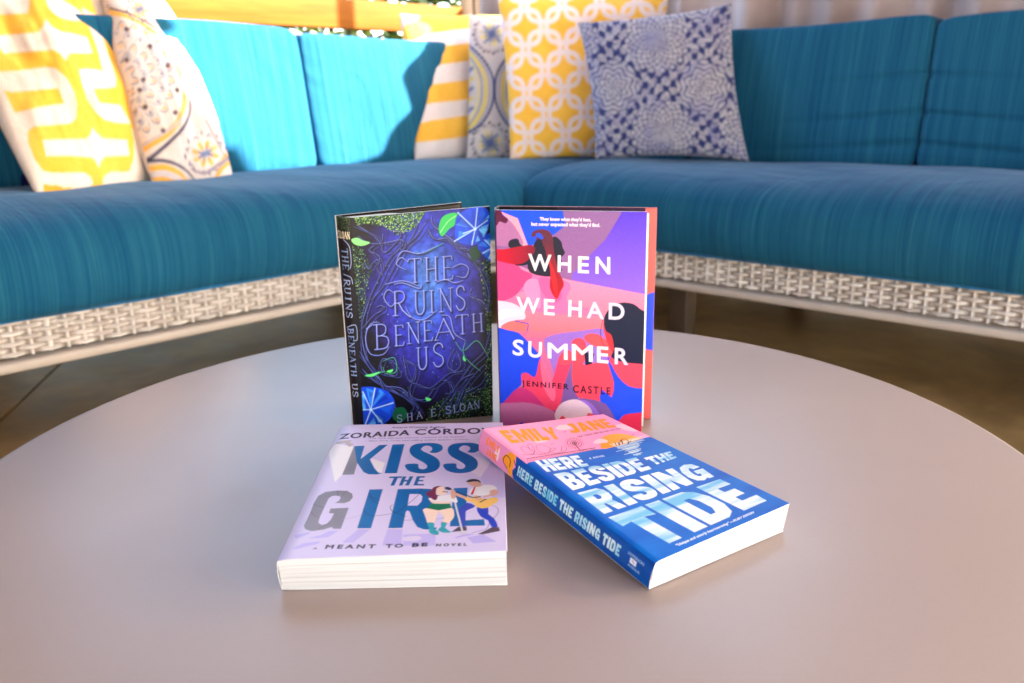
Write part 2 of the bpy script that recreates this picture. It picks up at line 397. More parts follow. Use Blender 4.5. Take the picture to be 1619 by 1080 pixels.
    # back of the swimmer at the right, blue strap, black hair
    P([(500, 845), (545, 880), (556, 812), (530, 730), (560, 700), (800, 720), (800, 960), (640, 960), (560, 1000), (500, 930)], (30, 76, 240), 2)
    P([(540, 706), (690, 733), (800, 740), (800, 845), (690, 842), (620, 832), (575, 790), (548, 742)], (244, 72, 98), 2)
    P([(510, 560), (530, 540), (545, 600), (560, 660), (560, 700), (540, 668), (520, 622)], (232, 52, 62), 3)
    P([(512, 540), (535, 495), (580, 468), (640, 472), (690, 505), (800, 530), (800, 745), (690, 736), (600, 728), (545, 706), (556, 670), (545, 610), (520, 590)], (18, 26, 56), 3)
    cv.line(z([(512, 530), (498, 590), (505, 640), (530, 670)]), 1.2, (24, 26, 56))
    P([(560, 1012), (592, 965), (640, 950), (800, 950), (800, 1050), (560, 1050)], (222, 44, 84), 2)
    # bottom left and middle
    P([(20, 930), (62, 915), (110, 862), (148, 838), (200, 862), (262, 930), (300, 938), (330, 970), (300, 1050), (20, 1050)], (204, 52, 122), 2)
    P([(20, 925), (120, 905), (200, 908), (290, 940), (305, 980), (300, 1050), (20, 1050)], mixc((170, 80, 150), (200, 116, 165), np.clip(V*12, 0, 1)), 2)
    P([(350, 930), (400, 890), (440, 888), (500, 900), (540, 935), (570, 1050), (340, 1050)], (128, 88, 160), 2)
    P([(400, 905), (445, 900), (490, 950), (500, 1040), (440, 1040)], (160, 110, 220), 3)
    P([(300, 945), (330, 905), (390, 890), (440, 915), (462, 950), (450, 985), (380, 1000), (320, 995), (300, 975)], (240, 205, 222), 4)
    P([(318, 975), (330, 962), (345, 972), (342, 990), (325, 992)], (240, 70, 100), 3)
    P([(440, 950), (470, 958), (465, 985), (445, 980)], (240, 90, 110), 3)
    P([(140, 1003), (152, 990), (166, 1003), (170, 1030), (138, 1030)], (40, 40, 190), 2)
    g = vnoise(W, H, W*.8, H*.8, 8, 1)[..., None]; cv.a *= (.93+.14*g)
    cv.a = np.clip(cv.a, 0, 1)
    Q = lambda a, b, c, d: z([a, b, c, d])
    w = (250, 240, 252); wl = (228, 214, 250)
    cv.text('W', Q((184, 255), (281, 260), (280, 330), (186, 326)), w, 1.6)
    cv.text('H', Q((313, 262), (368, 264), (367, 334), (312, 331)), w, 1.8)
    cv.text('E', Q((402, 266), (446, 268), (445, 337), (401, 335)), w, 1.8)
    cv.text('N', Q((479, 268), (538, 270), (538, 341), (478, 338)), w, 1.8)
    cv.text('W', Q((132, 444), (229, 450), (230, 516), (134, 510)), w, 1.6)
    cv.text('E', Q((252, 453), (296, 456), (295, 522), (252, 519)), w, 1.8)
    cv.text('H', Q((360, 458), (414, 462), (413, 530), (358, 526)), w, 1.8)
    cv.text('A', Q((437, 464), (508, 468), (510, 538), (440, 533)), wl, 1.6)
    cv.text('D', Q((536, 469), (600, 473), (600, 542), (535, 538)), wl, 1.8)
    cv.text('S', Q((116, 630), (160, 634), (158, 700), (114, 695)), w, 1.8)
    cv.text('U', Q((184, 638), (240, 642), (238, 709), (182, 704)), w, 1.8)
    cv.text('M', Q((268, 644), (352, 650), (352, 716), (268, 709)), w, 1.6)
    cv.text('M', Q((374, 650), (462, 656), (462, 725), (374, 718)), w, 1.6)
    cv.text('E', Q((484, 660), (530, 663), (530, 731), (484, 727)), w, 1.8)
    cv.text('R', Q((562, 666), (616, 670), (616, 738), (561, 734)), wl, 1.8)
    cv.text("They knew what they'd lost,", Q((233, 93), (456, 97), (456, 115), (233, 111)), w, .35, 1.02)
    cv.text("but never expected what they'd find.", Q((196, 114), (496, 120), (496, 140), (196, 134)), w, .35, 1.02)
    cv.text('JENNIFER', Q((153, 808), (357, 824), (356, 853), (155, 838)), (48, 22, 50), 1.0, 1.35)
    cv.text('CASTLE', Q((378, 828), (540, 838), (540, 869), (378, 860)), (48, 22, 50), 1.0, 1.35)
    return cv

# ---- serif stroke alphabet for the carved lettering (unit box, y up): (points, width factor)
SER = {
 'T': [([(.5, 1), (.5, 0)], 1), ([(0, .9), (.06, 1), (.94, 1), (1, .9)], .5), ([(.36, 0), (.64, 0)], .5)],
 'H': [([(.15, 1), (.15, 0)], 1), ([(.85, 1), (.85, 0)], 1), ([(.15, .5), (.85, .52)], .5), ([(0, 1), (.3, 1)], .4), ([(.7, 1), (1, 1)], .4), ([(0, 0), (.3, 0)], .4), ([(.7, 0), (1, 0)], .4)],
 'E': [([(.25, 1), (.25, 0)], 1), ([(.1, 1), (.9, 1), (.95, .86)], .5), ([(.25, .52), (.75, .52)], .5), ([(.1, 0), (.92, 0), (1, .16)], .5)],
 'R': [([(.22, 1), (.22, 0)], 1), ([(.22, 1), (.6, 1), (.82, .87), (.8, .66), (.55, .52), (.22, .52)], .7), ([(.45, .52), (.7, .2), (1, 0), (1.2, -.1)], .9), ([(.05, 0), (.4, 0)], .4)],
 'U': [([(.18, 1), (.18, .3), (.3, .05), (.55, 0), (.75, .1), (.85, .3), (.85, 1)], .85), ([(0, 1), (.34, 1)], .4), ([(.7, 1), (1, 1)], .4)],
 'I': [([(.5, 1), (.5, 0)], 1), ([(.25, 1), (.75, 1)], .4), ([(.25, 0), (.75, 0)], .4)],
 'N': [([(.15, 0), (.15, 1)], .5), ([(.12, 1), (.85, 0)], 1), ([(.85, 0), (.85, 1)], .5), ([(0, 1), (.2, 1)], .4), ([(.7, 1), (1, 1)], .4), ([(0, 0), (.3, 0)], .4)],
 'S': [([(.86, .82), (.75, .97), (.45, 1.02), (.18, .88), (.2, .66), (.5, .53), (.82, .38), (.86, .16), (.6, -.01), (.3, 0), (.1, .18)], .85)],
 'B': [([(.25, 1), (.25, 0)], 1), ([(.05, 1), (.55, 1), (.78, .88), (.74, .64), (.5, .54), (.25, .54)], .7), ([(.5, .54), (.85, .46), (.95, .25), (.8, .05), (.5, 0), (.1, 0)], .75)],
 'A': [([(.05, 0), (.48, 1)], .5), ([(.48, 1), (.95, 0)], 1), ([(.2, .36), (.74, .36)], .45), ([(0, 0), (.2, 0)], .4)],
 'L': [([(.25, 1), (.25, 0)], 1), ([(.1, 0), (.92, 0), (1, .2)], .5), ([(.08, 1), (.42, 1)], .4)],
 'O': [([(.5, 1), (.2, .85), (.08, .5), (.2, .15), (.5, 0), (.8, .15), (.92, .5), (.8, .85), (.5, 1)], .85)],
 '.': [([(.4, .02), (.6, .02)], 1)],
}
def serif(cv, ch, quad, w, c, uv=False, off=(0, 0), soft=.5, alpha=1.):
    TL, TR, BR, BL = [np.array(p, float) for p in quad]
    for pts, k in SER[ch]:
        pts = [(BL*(1-x)+BR*x)*(1-y)+(TL*(1-x)+TR*x)*y for x, y in pts]
        cv.line(pts, w*k, c, alpha, 5 if len(pts) > 4 else 0, uv, soft=soft, off=off)
def flower(cv, z, pts, ctr, rays, uv=False, seed=0):
    p = smooth(pts, 4); cv.poly(z(p), (18, 66, 210))
    r = random.Random(seed); n = len(p)
    for k in range(30):                   # crumpled petal facets
        i = r.randrange(n); A_, B_ = p[i], p[(i+r.randint(1, 3)) % n]; t0 = r.uniform(.1, .55); t1 = r.uniform(.7, 1)
        L_ = lambda q, t: (ctr[0]+(q[0]-ctr[0])*t, ctr[1]+(q[1]-ctr[1])*t)
        cv.poly(z([L_(A_, t0), L_(A_, t1), L_(B_, t1*r.uniform(.85, 1))]), r.choice([(26, 104, 240), (60, 160, 255), (12, 40, 160), (18, 76, 226), (110, 205, 255), (16, 52, 190)]), .55)
    for e in rays:
        cv.line(z([ctr, e]), 3.2, (120, 190, 255), .5, soft=1.6); cv.line(z([ctr, e]), 1.1, (225, 245, 255), .85, soft=.8)
    cv.segs(np.r_[cv.px(z([ctr])), cv.px(z([ctr]))].reshape(1, 4), 5, (225, 245, 255), .7, soft=3)
    cv.line(z(np.r_[p, p[:1]]), 1.2, (12, 30, 120), .6, 0)
def vine(cv, z, pts, w=2.4, base=(28, 22, 90), hi=(110, 130, 225), al=1., sm=6):
    cv.line(z(pts), w+2.4, (6, 5, 18), .85*al, sm, taper=True, soft=1.2, off=(1.2, -1.4))
    cv.line(z(pts), w, base, al, sm, taper=True)
    cv.line(z(pts), w*.35, hi, al*.85, sm, taper=True, off=(-.5, .6))
def art_ruins(W=320, H=480):
    q = [(553.4, 344.2), (774.9, 325.8), (779.1, 656.8), (575.3, 675)]
    cv = Canvas(W, H, (14, 11, 26), homog(q, UVQ)); z = crop(520, 310, 2.8407)
    cx, cy = hmap(cv.Hm, z([(440, 400)]))[0]
    U, V = cv.U, cv.V
    d = np.hypot((U-cx)/.46, (V-cy)/.52)
    n1 = vnoise(W, H, 30, 45, 1, 4); n2 = vnoise(W, H, 6, 9, 2, 3)
    dd = d+(n2-.5)*.35
    cv.a[:] = mixc((70, 128, 226), (38, 58, 200), np.clip(dd*2.1, 0, 1))
    cv.a[:] = cv.a*(1-np.clip(dd*1.5-.55, 0, 1)[..., None])+lin((44, 22, 132))*np.clip(dd*1.5-.55, 0, 1)[..., None]
    k = np.clip((dd-.72)*2.8, 0, 1)[..., None]; cv.a[:] = cv.a*(1-k)+lin((13, 10, 26))*k
    cv.a *= (.22+1.15*n1[..., None]**1.3*(.45+n2[..., None]))
    # moss: speckled greens where the cover shows moss
    r = random.Random(5)
    def moss(poly, n, cols, s=(1., 2.6), al=.9):
        p = np.array(poly, float); x0, y0 = p.min(0); x1, y1 = p.max(0)
        for _ in range(n):
            for _t in range(20):
                x, y = r.uniform(x0, x1), r.uniform(y0, y1); ins = False
                for a, b in zip(p, np.roll(p, -1, 0)):
                    if (a[1] > y) != (b[1] > y) and x < a[0]+(y-a[1])/(b[1]-a[1])*(b[0]-a[0]): ins = not ins
                if ins: break
            o = (r.uniform(-2, 2), r.uniform(-2, 2))
            cv.segs(np.array([[*cv.px(z([(x, y)]))[0], *(cv.px(z([(x+o[0], y+o[1])]))[0])]]), r.uniform(*s), r.choice(cols), al)
    dark = [(18, 40, 24), (30, 62, 30), (10, 26, 20)]; mid = [(46, 92, 44), (80, 128, 58), (30, 70, 60)]; hi = [(150, 196, 96), (196, 220, 136), (110, 176, 100)]
    top = [(110, 92), (250, 84), (430, 70), (400, 120), (360, 160), (300, 175), (240, 135), (180, 125), (130, 130)]
    moss(top, 260, dark, (3, 6)); moss(top, 420, mid); moss(top, 260, hi, (.8, 1.8))
    lft = [(105, 210), (150, 240), (190, 330), (165, 430), (175, 520), (140, 560), (118, 400)]
    moss(lft, 130, dark, (3, 5)); moss(lft, 150, [(36, 90, 110), (50, 110, 110), (40, 90, 60)], (1, 2)); moss(lft, 80, hi, (.8, 1.4))
    rgt = [(660, 300), (726, 280), (733, 620), (735, 985), (690, 960), (700, 800), (712, 640), (700, 480), (680, 380)]
    moss(rgt, 160, dark, (3, 6)); moss(rgt, 260, mid); moss(rgt, 140, hi, (.8, 1.6))
    bot = [(430, 1030), (440, 960), (520, 900), (640, 860), (735, 870), (736, 990), (600, 1010)]
    moss(bot, 220, dark, (3, 6)); moss(bot, 300, mid); moss(bot, 170, hi, (.8, 1.6))
    # frame branches
    for p, w in (([(400, 110), (360, 200), (280, 270), (210, 400), (170, 500), (148, 600), (165, 720), (215, 800)], 4),
                 ([(430, 120), (390, 180), (340, 230), (300, 300), (250, 400), (190, 470)], 3),
                 ([(215, 215), (180, 245), (225, 275), (215, 330), (240, 360)], 2.4), ([(130, 180), (190, 215), (300, 200), (320, 170), (290, 150)], 2.4),
                 ([(240, 170), (235, 240), (260, 250), (310, 200), (330, 215), (290, 265)], 2.6), ([(125, 130), (200, 180), (230, 215)], 2),
                 ([(160, 300), (180, 330), (200, 300), (220, 290), (235, 330)], 2.2), ([(455, 90), (462, 130), (510, 170), (590, 230), (640, 290), (690, 360), (720, 450), (715, 520)], 4),
                 ([(440, 150), (470, 195), (530, 195), (600, 250)], 2.4), ([(500, 160), (560, 230), (610, 240), (640, 250)], 1.6), ([(570, 240), (620, 280), (680, 300)], 1.4),
                 ([(640, 420), (632, 455), (690, 480), (720, 530)], 3), ([(150, 600), (200, 540), (245, 510), (235, 495), (215, 500)], 2.6),
                 ([(140, 700), (180, 770), (250, 850), (340, 910), (420, 975)], 4), ([(150, 780), (230, 850), (330, 870), (400, 960)], 3), ([(215, 800), (250, 880), (300, 960)], 2.6),
                 ([(725, 600), (700, 700), (640, 760), (580, 850), (530, 980)], 4), ([(700, 760), (640, 820), (600, 880), (560, 980)], 3), ([(650, 800), (590, 830), (540, 900), (490, 960)], 2.6),
                 ([(290, 745), (240, 735), (238, 790), (300, 810), (300, 760), (270, 750)], 2.6), ([(330, 720), (350, 820), (380, 830), (385, 770), (340, 740)], 2.6),
                 ([(560, 690), (530, 760), (560, 790), (590, 760), (570, 700)], 2.4), ([(400, 850), (370, 845), (365, 900), (430, 915), (490, 840), (530, 835), (555, 880), (520, 890)], 2.6),
                 ([(400, 850), (450, 865), (500, 830), (540, 800), (600, 790)], 2), ([(330, 880), (380, 940), (360, 980)], 2.4), ([(620, 880), (680, 850), (715, 800)], 2.4)):
        vine(cv, z, p, w*.7, (36, 30, 104), (130, 150, 235))
        for sx, sy, kk in ((9, 14, .5), (-12, 8, .4)): vine(cv, z, [(x+sx+(i%2)*10, y+sy-(i%2)*8) for i, (x, y) in enumerate(p)], w*kk, (30, 26, 96), (90, 110, 210), .8)
    for p in ([(560, 650), (600, 700), (660, 655), (700, 700), (720, 740)], [(600, 720), (640, 760), (680, 790)], [(610, 660), (600, 700), (612, 740)], [(240, 745), (290, 730), (300, 790), (255, 800), (240, 770)], [(165, 805), (215, 800), (250, 790)], [(380, 250), (420, 262), (470, 235), (510, 215)]):
        vine(cv, z, p, 1.1, (30, 120, 110), (120, 220, 190))
    # lettering
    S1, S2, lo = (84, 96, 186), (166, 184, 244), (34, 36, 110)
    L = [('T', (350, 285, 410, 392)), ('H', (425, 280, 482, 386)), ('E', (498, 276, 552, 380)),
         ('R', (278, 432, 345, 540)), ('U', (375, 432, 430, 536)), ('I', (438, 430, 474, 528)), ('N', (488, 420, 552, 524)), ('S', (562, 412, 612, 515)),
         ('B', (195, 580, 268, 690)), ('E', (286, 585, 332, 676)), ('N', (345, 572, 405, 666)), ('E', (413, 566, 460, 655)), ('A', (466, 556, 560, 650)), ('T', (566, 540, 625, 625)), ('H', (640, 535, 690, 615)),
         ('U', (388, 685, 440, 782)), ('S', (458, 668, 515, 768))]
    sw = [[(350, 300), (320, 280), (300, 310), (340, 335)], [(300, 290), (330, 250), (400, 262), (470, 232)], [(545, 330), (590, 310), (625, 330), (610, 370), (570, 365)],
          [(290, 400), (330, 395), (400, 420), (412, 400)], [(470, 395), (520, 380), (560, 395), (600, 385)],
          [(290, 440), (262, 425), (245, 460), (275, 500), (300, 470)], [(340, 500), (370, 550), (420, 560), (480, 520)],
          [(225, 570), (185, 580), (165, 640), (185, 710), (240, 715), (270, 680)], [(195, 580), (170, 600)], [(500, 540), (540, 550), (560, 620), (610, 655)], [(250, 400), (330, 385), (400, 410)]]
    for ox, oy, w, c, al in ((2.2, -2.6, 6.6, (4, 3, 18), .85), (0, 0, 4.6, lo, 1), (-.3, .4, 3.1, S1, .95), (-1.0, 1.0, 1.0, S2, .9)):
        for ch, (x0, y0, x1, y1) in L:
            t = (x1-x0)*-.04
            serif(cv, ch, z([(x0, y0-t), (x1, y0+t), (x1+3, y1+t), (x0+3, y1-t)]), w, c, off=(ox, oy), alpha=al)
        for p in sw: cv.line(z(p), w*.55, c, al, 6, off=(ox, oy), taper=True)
    # flowers, leaves, sparks
    cv.poly(z(smooth([(490, 130), (505, 95), (540, 78), (572, 80), (566, 125), (535, 150), (505, 182), (490, 165)], 4)), (40, 176, 84))
    cv.line(z([(495, 165), (530, 115), (565, 90)]), 1.2, (160, 250, 160))
    cv.poly(z(smooth([(100, 196), (128, 188), (150, 200), (182, 210), (150, 224), (118, 218)], 4)), (120, 200, 120))
    cv.poly(z(smooth([(630, 240), (670, 230), (680, 270), (650, 300), (635, 280)], 4)), (14, 60, 44))
    flower(cv, z, [(665, 225), (700, 180), (760, 170), (760, 300), (705, 285), (680, 255)], (735, 235), [(700, 200), (690, 260), (720, 285)], seed=2)
    flower(cv, z, [(562, 130), (572, 90), (610, 62), (660, 45), (712, 60), (724, 110), (705, 180), (672, 215), (640, 224), (590, 216), (562, 190)], (655, 150), [(575, 75), (665, 55), (560, 205), (640, 222), (712, 110), (600, 170)], seed=1)
    flower(cv, z, [(140, 880), (165, 858), (215, 862), (262, 880), (292, 925), (282, 985), (250, 1020), (200, 1040), (130, 1050)], (188, 960), [(152, 880), (205, 865), (285, 930), (240, 1025), (160, 1035), (148, 960)], seed=3)
    cv.poly(z(smooth([(290, 960), (330, 950), (350, 985), (320, 1015), (285, 1000)], 4)), (16, 92, 60))
    for p in ([(160, 808), (200, 798), (230, 790), (195, 812)], [(255, 790), (285, 780), (275, 795)], [(600, 722), (612, 745), (600, 740)], [(430, 905), (455, 915), (435, 922)]): cv.poly(z(p), (90, 210, 110), 1, 3)
    for _ in range(90):
        x, y = r.uniform(130, 700), r.uniform(150, 950); s = r.choice([.5, .6, .8, 1.6 if r.random() < .3 else .7])
        e = cv.px(z([(x, y)]))[0]; cv.segs(np.array([[*e, *e]]), s, (120, 190, 255), .8, soft=.9)
    a = 'SHA E. SLOAN'; pos = [300, 342, 392, 0, 448, 478, 0, 520, 552, 582, 616, 652]
    for ch, x in zip('SHAE.SLOAN', [300, 345, 388, 450, 486, 518, 552, 582, 616, 648]):
        yb = 1018-(x-300)*.178; w = 26 if ch != '.' else 8
        for o, ww, c in (((.9, -1), 2.4, (8, 8, 24)), ((0, 0), 1.7, (158, 176, 232))):
            serif(cv, ch, z([(x, yb-31), (x+w, yb-35), (x+w+2, yb-4), (x+2, yb)]), ww, c, off=o)
    cv.a = np.clip(cv.a, 0, 1); return cv
def art_ruins_spine(W=44, H=480):
    cv = Canvas(W, H, (20, 17, 24)); cv.a *= (.7+.6*vnoise(W, H, 4, 30, 3))[..., None]
    r = random.Random(3)
    for _ in range(220):
        u, v = r.random(), 1-r.random()**2*.06; e = cv.px([(u, v)])[0]; cv.segs(np.array([[*e, *e]]), r.uniform(1, 2.2), r.choice([(60, 90, 50), (40, 70, 40), (90, 120, 60)]), .8)
    x = .95
    def word(s, v0, v1, c, u0=.28, u1=.72):
        n = len(s); step = (v0-v1)/n
        for i, ch in enumerate(s):
            a = v0-step*i; b = a-step*.8
            serif(cv, ch, [(u1, a), (u1, b), (u0, b), (u0, a)], 2.6, c, uv=True)
    for t, u0, u1 in (('SLOAN', .05, .95),):
        for i, ch in enumerate(t):
            a = u0+(u1-u0)*i/5; serif(cv, ch, [(a, .935), (a+.15, .935), (a+.15, .905), (a, .905)], 1.5, (235, 222, 190), uv=True)
    word('THE', .86, .755, (120, 140, 180)); word('RUINS', .72, .53, (150, 165, 205)); word('BENEATH', .49, .25, (130, 150, 200)); word('US', .22, .145, (170, 180, 210))
    cv.line([(.5, .9), (.85, .87), (.9, .80), (.8, .77)], 1.6, (150, 165, 205), uv=True); cv.line([(.3, .74), (.8, .73), (.9, .70)], 1.6, (150, 165, 205), uv=True)
    cv.line([(.2, .49), (.9, .505), (.95, .44), (.75, .43)], 1.6, (150, 165, 205), uv=True)
    return cv

# ---- lavender romance cover
def art_kiss(W=300, H=440):
    q = [(538, 672), (795, 668), (802, 871), (437, 885)]
    cv = Canvas(W, H, (222, 212, 250), homog(q, UVQ))
    A = crop(520, 665, 5.782); B = crop(470, 760, 7.7095); K = crop(640, 745, 8.)
    P = lambda z, pts, c, sm=0, al=1.: cv.poly(z(pts), c, al, sm)
    P(A, [(5, 260), (60, 205), (225, 238), (240, 235), (130, 488), (60, 560), (0, 300)], (250, 247, 252))
    P(A, [(395, 340), (520, 385), (490, 478), (455, 470), (390, 370)], (246, 242, 252))
    P(A, [(1130, 340), (1380, 330), (1480, 385), (1390, 520), (1330, 480)], (238, 232, 250), 0, .8)
    P(A, [(1480, 385), (1640, 300), (1640, 700), (1500, 700), (1390, 520)], (206, 194, 246), 0, .8)
    P(A, [(50, 195), (120, 182), (215, 178), (190, 200), (235, 212), (190, 240), (150, 205), (100, 210)], (196, 182, 186))
    for pts in ([(760, 590), (905, 590), (700, 752), (560, 752)], [(1120, 590), (1300, 590), (1290, 790), (1050, 790)], [(1310, 655), (1700, 640), (1700, 790), (1310, 790)], [(130, 700), (300, 660), (400, 610), (520, 605), (390, 685), (250, 700)], [(-40, 660), (150, 625), (170, 640), (0, 705)], [(80, 760), (300, 735), (270, 765), (0, 830), (-60, 830)]):
        P(B, pts, (196, 184, 246), 0, .85)
    P(B, [(1310, 690), (1480, 670), (1535, 705), (1450, 735), (1310, 730)], (226, 216, 250), 3)
    for pts in ([(795, 835), (1000, 800), (1165, 890), (875, 912)], [(640, 840), (740, 800), (800, 790), (905, 795), (780, 822), (660, 848)]): P(K, pts, (186, 172, 244), 0, .8)
    blue = mixc((6, 92, 168), (14, 118, 190), vnoise(W, H, 5, 7, 11, 3)); grey = mixc((120, 112, 128), (150, 146, 160), vnoise(W, H, 6, 9, 12, 3))
    P(A, [(234, 233), (262, 232), (258, 330), (268, 380), (236, 490), (128, 492)], grey)
    P(A, [(240, 232), (332, 228), (297, 348), (468, 222), (546, 219), (382, 352), (425, 435), (460, 472), (496, 478), (450, 489), (370, 488), (325, 468), (290, 420), (262, 378), (248, 300)], blue)
    P(A, [(588, 218), (700, 213), (632, 478), (518, 478)], blue)
    S = [(928, 288), (990, 294), (1045, 265), (1042, 228), (990, 207), (900, 204), (800, 214), (752, 245), (750, 292), (790, 335), (870, 378), (908, 412), (892, 438), (852, 441), (828, 425), (820, 393), (712, 398), (716, 435), (760, 465), (850, 481), (950, 470), (1010, 437), (1025, 390), (1000, 345), (930, 305), (868, 277), (852, 257), (880, 232), (925, 230), (952, 248), (948, 272)]
    P(A, S, blue, 3); P(A, [(x*.98+362, y-2) for x, y in S], blue, 3)
    t = (8, 100, 172)
    P(A, [(562, 510), (680, 507), (677, 521), (640, 522), (608, 592), (572, 592), (604, 523), (560, 524)], t)
    P(A, [(685, 508), (720, 508), (704, 540), (735, 540), (748, 508), (782, 507), (742, 590), (706, 590), (727, 554), (698, 555), (683, 590), (650, 592)], t)
    P(A, [(815, 507), (888, 505), (885, 519), (842, 520), (834, 540), (875, 540), (870, 553), (829, 553), (820, 576), (881, 577), (878, 590), (783, 590)], t)
    P(B, [(640, 325), (545, 582), (455, 584), (432, 562), (330, 592), (180, 612), (105, 590), (85, 545), (160, 390), (205, 270), (260, 180), (350, 132), (500, 115), (620, 120), (682, 155), (690, 200), (650, 248), (580, 270), (468, 267), (518, 240), (540, 205), (525, 183), (480, 178), (430, 182), (388, 215), (330, 340), (280, 450), (264, 510), (310, 538), (370, 520), (418, 472), (460, 395), (395, 392), (415, 335)], grey)
    P(B, [(893, 103), (1057, 100), (915, 577), (745, 577)], blue)
    cv.rings([B([(1240, 100), (1520, 92), (1640, 98), (1730, 140), (1745, 210), (1700, 290), (1600, 335), (1545, 350), (1590, 480), (1640, 560), (1720, 572), (1700, 592), (1560, 592), (1480, 562), (1425, 480), (1385, 372), (1360, 358), (1340, 375), (1300, 572), (1125, 577)]), B([(1383, 160), (1510, 158), (1540, 190), (1530, 250), (1480, 300), (1360, 300)])], blue)
    P(K, [(632, 212), (805, 205), (770, 620), (1010, 605), (1020, 685), (582, 697), (590, 640), (612, 420)], blue)
    for z, pts, c in ((B, [(205, 285), (330, 325)], (110, 75, 80)), (B, [(170, 375), (230, 430), (280, 440)], (130, 80, 70)), (B, [(500, 118), (505, 180)], (110, 80, 90)), (B, [(620, 122), (560, 175)], (130, 90, 80)), (B, [(400, 520), (260, 590)], (130, 85, 80)),
                      (B, [(880, 145), (950, 210), (1020, 235)], (10, 50, 110)), (B, [(885, 170), (940, 240), (1005, 275)], (10, 50, 110)), (B, [(820, 340), (860, 400), (960, 425), (1160, 400)], (30, 40, 120)), (B, [(560, 465), (680, 450), (800, 410)], (190, 160, 210)),
                      (B, [(1175, 290), (1150, 320), (1180, 375), (1250, 370), (1380, 270), (1500, 160), (1530, 95)], (40, 30, 90)), (B, [(1180, 380), (1260, 400), (1345, 435)], (20, 30, 90)), (B, [(1180, 460), (1280, 480), (1420, 475)], (90, 90, 170)),
                      (K, [(1110, 430), (1170, 460), (1185, 510), (1150, 570), (1080, 640), (1045, 720), (950, 755), (860, 780)], (110, 85, 170)), (K, [(400, 605), (470, 595), (510, 580)], (130, 120, 200)), (K, [(780, 660), (880, 620), (1000, 650)], (10, 60, 110))):
        cv.line(z(pts), 1.1, c, .8)
    sk, sk2 = (255, 226, 208), (232, 180, 156)
    # singing woman
    P(K, [(300, 462), (440, 490), (415, 560), (388, 650), (300, 652), (282, 560), (245, 492)], sk, 2)
    P(K, [(440, 488), (606, 458), (637, 530), (628, 590), (562, 655), (490, 642), (512, 580)], sk, 2)
    P(K, [(340, 408), (582, 405), (608, 460), (440, 493), (298, 466)], (8, 122, 82))
    P(K, [(310, 330), (350, 392), (410, 408), (560, 408), (600, 396), (560, 380), (380, 375)], sk, 2)
    P(K, [(322, 340), (410, 318), (560, 292), (640, 300), (680, 378), (655, 398), (600, 380), (560, 386), (450, 382), (405, 380), (340, 362)], (246, 242, 250), 2)
    P(K, [(350, 232), (385, 198), (450, 183), (505, 200), (450, 215), (420, 255), (410, 290), (428, 310), (418, 352), (388, 362), (345, 335), (292, 302), (286, 268), (325, 250)], (122, 42, 76), 3)
    P(K, [(420, 212), (470, 190), (515, 205), (512, 245), (560, 260), (520, 290), (455, 302), (412, 290), (410, 240)], sk, 3)
    P(K, [(485, 252), (560, 256), (560, 266), (495, 262)], (92, 36, 60)); P(K, [(515, 205), (560, 196), (608, 222), (582, 236), (530, 225)], (46, 40, 62), 3)
    P(K, [(596, 235), (645, 240), (658, 300), (640, 345), (600, 330)], sk2, 2)
    P(K, [(298, 650), (388, 654), (384, 722), (440, 758), (440, 802), (360, 796), (322, 762), (326, 720)], (52, 168, 188), 2)
    P(K, [(474, 642), (552, 655), (522, 712), (602, 768), (560, 776), (490, 772), (430, 738), (474, 702)], (52, 168, 188), 2)
    # guitarist
    P(K, [(690, 498), (745, 430), (800, 396), (895, 430), (872, 462), (785, 500), (780, 560), (772, 695), (728, 695), (712, 600)], (62, 76, 196), 2)
    P(K, [(915, 458), (1058, 452), (1062, 540), (1132, 592), (1182, 702), (1100, 702), (1058, 622), (968, 572)], (28, 66, 204), 2)
    P(K, [(600, 768), (690, 702), (790, 698), (797, 748), (700, 758)], (84, 68, 84), 1); P(K, [(930, 796), (1110, 706), (1195, 708), (1206, 755), (1000, 797)], (84, 68, 84), 1)
    P(K, [(845, 225), (900, 188), (985, 175), (1080, 168), (1150, 192), (1168, 230), (1092, 244), (1072, 292), (1000, 306), (900, 304), (828, 288)], (248, 246, 252), 2)
    P(K, [(1075, 248), (1150, 228), (1186, 262), (1160, 302), (1080, 314), (1000, 330), (1000, 310), (1090, 290)], sk2, 2)
    P(K, [(800, 140), (860, 128), (945, 132), (985, 180), (920, 195), (868, 186), (820, 166)], sk2, 2)
    P(K, [(783, 134), (820, 104), (890, 96), (952, 114), (968, 150), (935, 130), (880, 127), (838, 134)], (38, 30, 60), 3)
    P(K, [(884, 196), (906, 192), (872, 294), (838, 292)], (218, 48, 60))
    P(K, [(655, 268), (780, 318), (775, 352), (662, 308)], sk2, 1)
    P(K, [(768, 348), (800, 318), (850, 345), (905, 300), (960, 335), (1050, 345), (1120, 328), (1178, 342), (1172, 385), (1120, 420), (1060, 455), (980, 468), (910, 442), (868, 392), (800, 376)], (250, 204, 108), 3)
    P(K, [(900, 330), (960, 322), (985, 350), (950, 366), (905, 362)], sk2, 2)
    cv.line(K([(662, 255), (780, 298), (870, 330), (960, 318)]), 2.6, (40, 44, 70)); cv.line(K([(960, 388), (1030, 353)]), 2.4, (44, 32, 30))
    cv.line(K([(648, 398), (742, 765)]), 2.6, (222, 222, 232)); P(K, [(690, 782), (740, 766), (812, 768), (800, 790), (730, 798)], (214, 210, 226), 2)
    # lettering
    nv = (40, 28, 66)
    cv.text('ZORAIDA', A([(110, 122), (748, 84), (738, 132), (96, 166)]), nv, 1.7, 1.12)
    cv.text('CÓRDOVA', A([(800, 68), (1600, 50), (1600, 116), (796, 128)]), nv, 1.7, 1.12)
    cv.text('Award-Winning Author', A([(585, 54), (1075, 50), (1072, 72), (578, 76)]), (96, 82, 130), .3, 1.1)
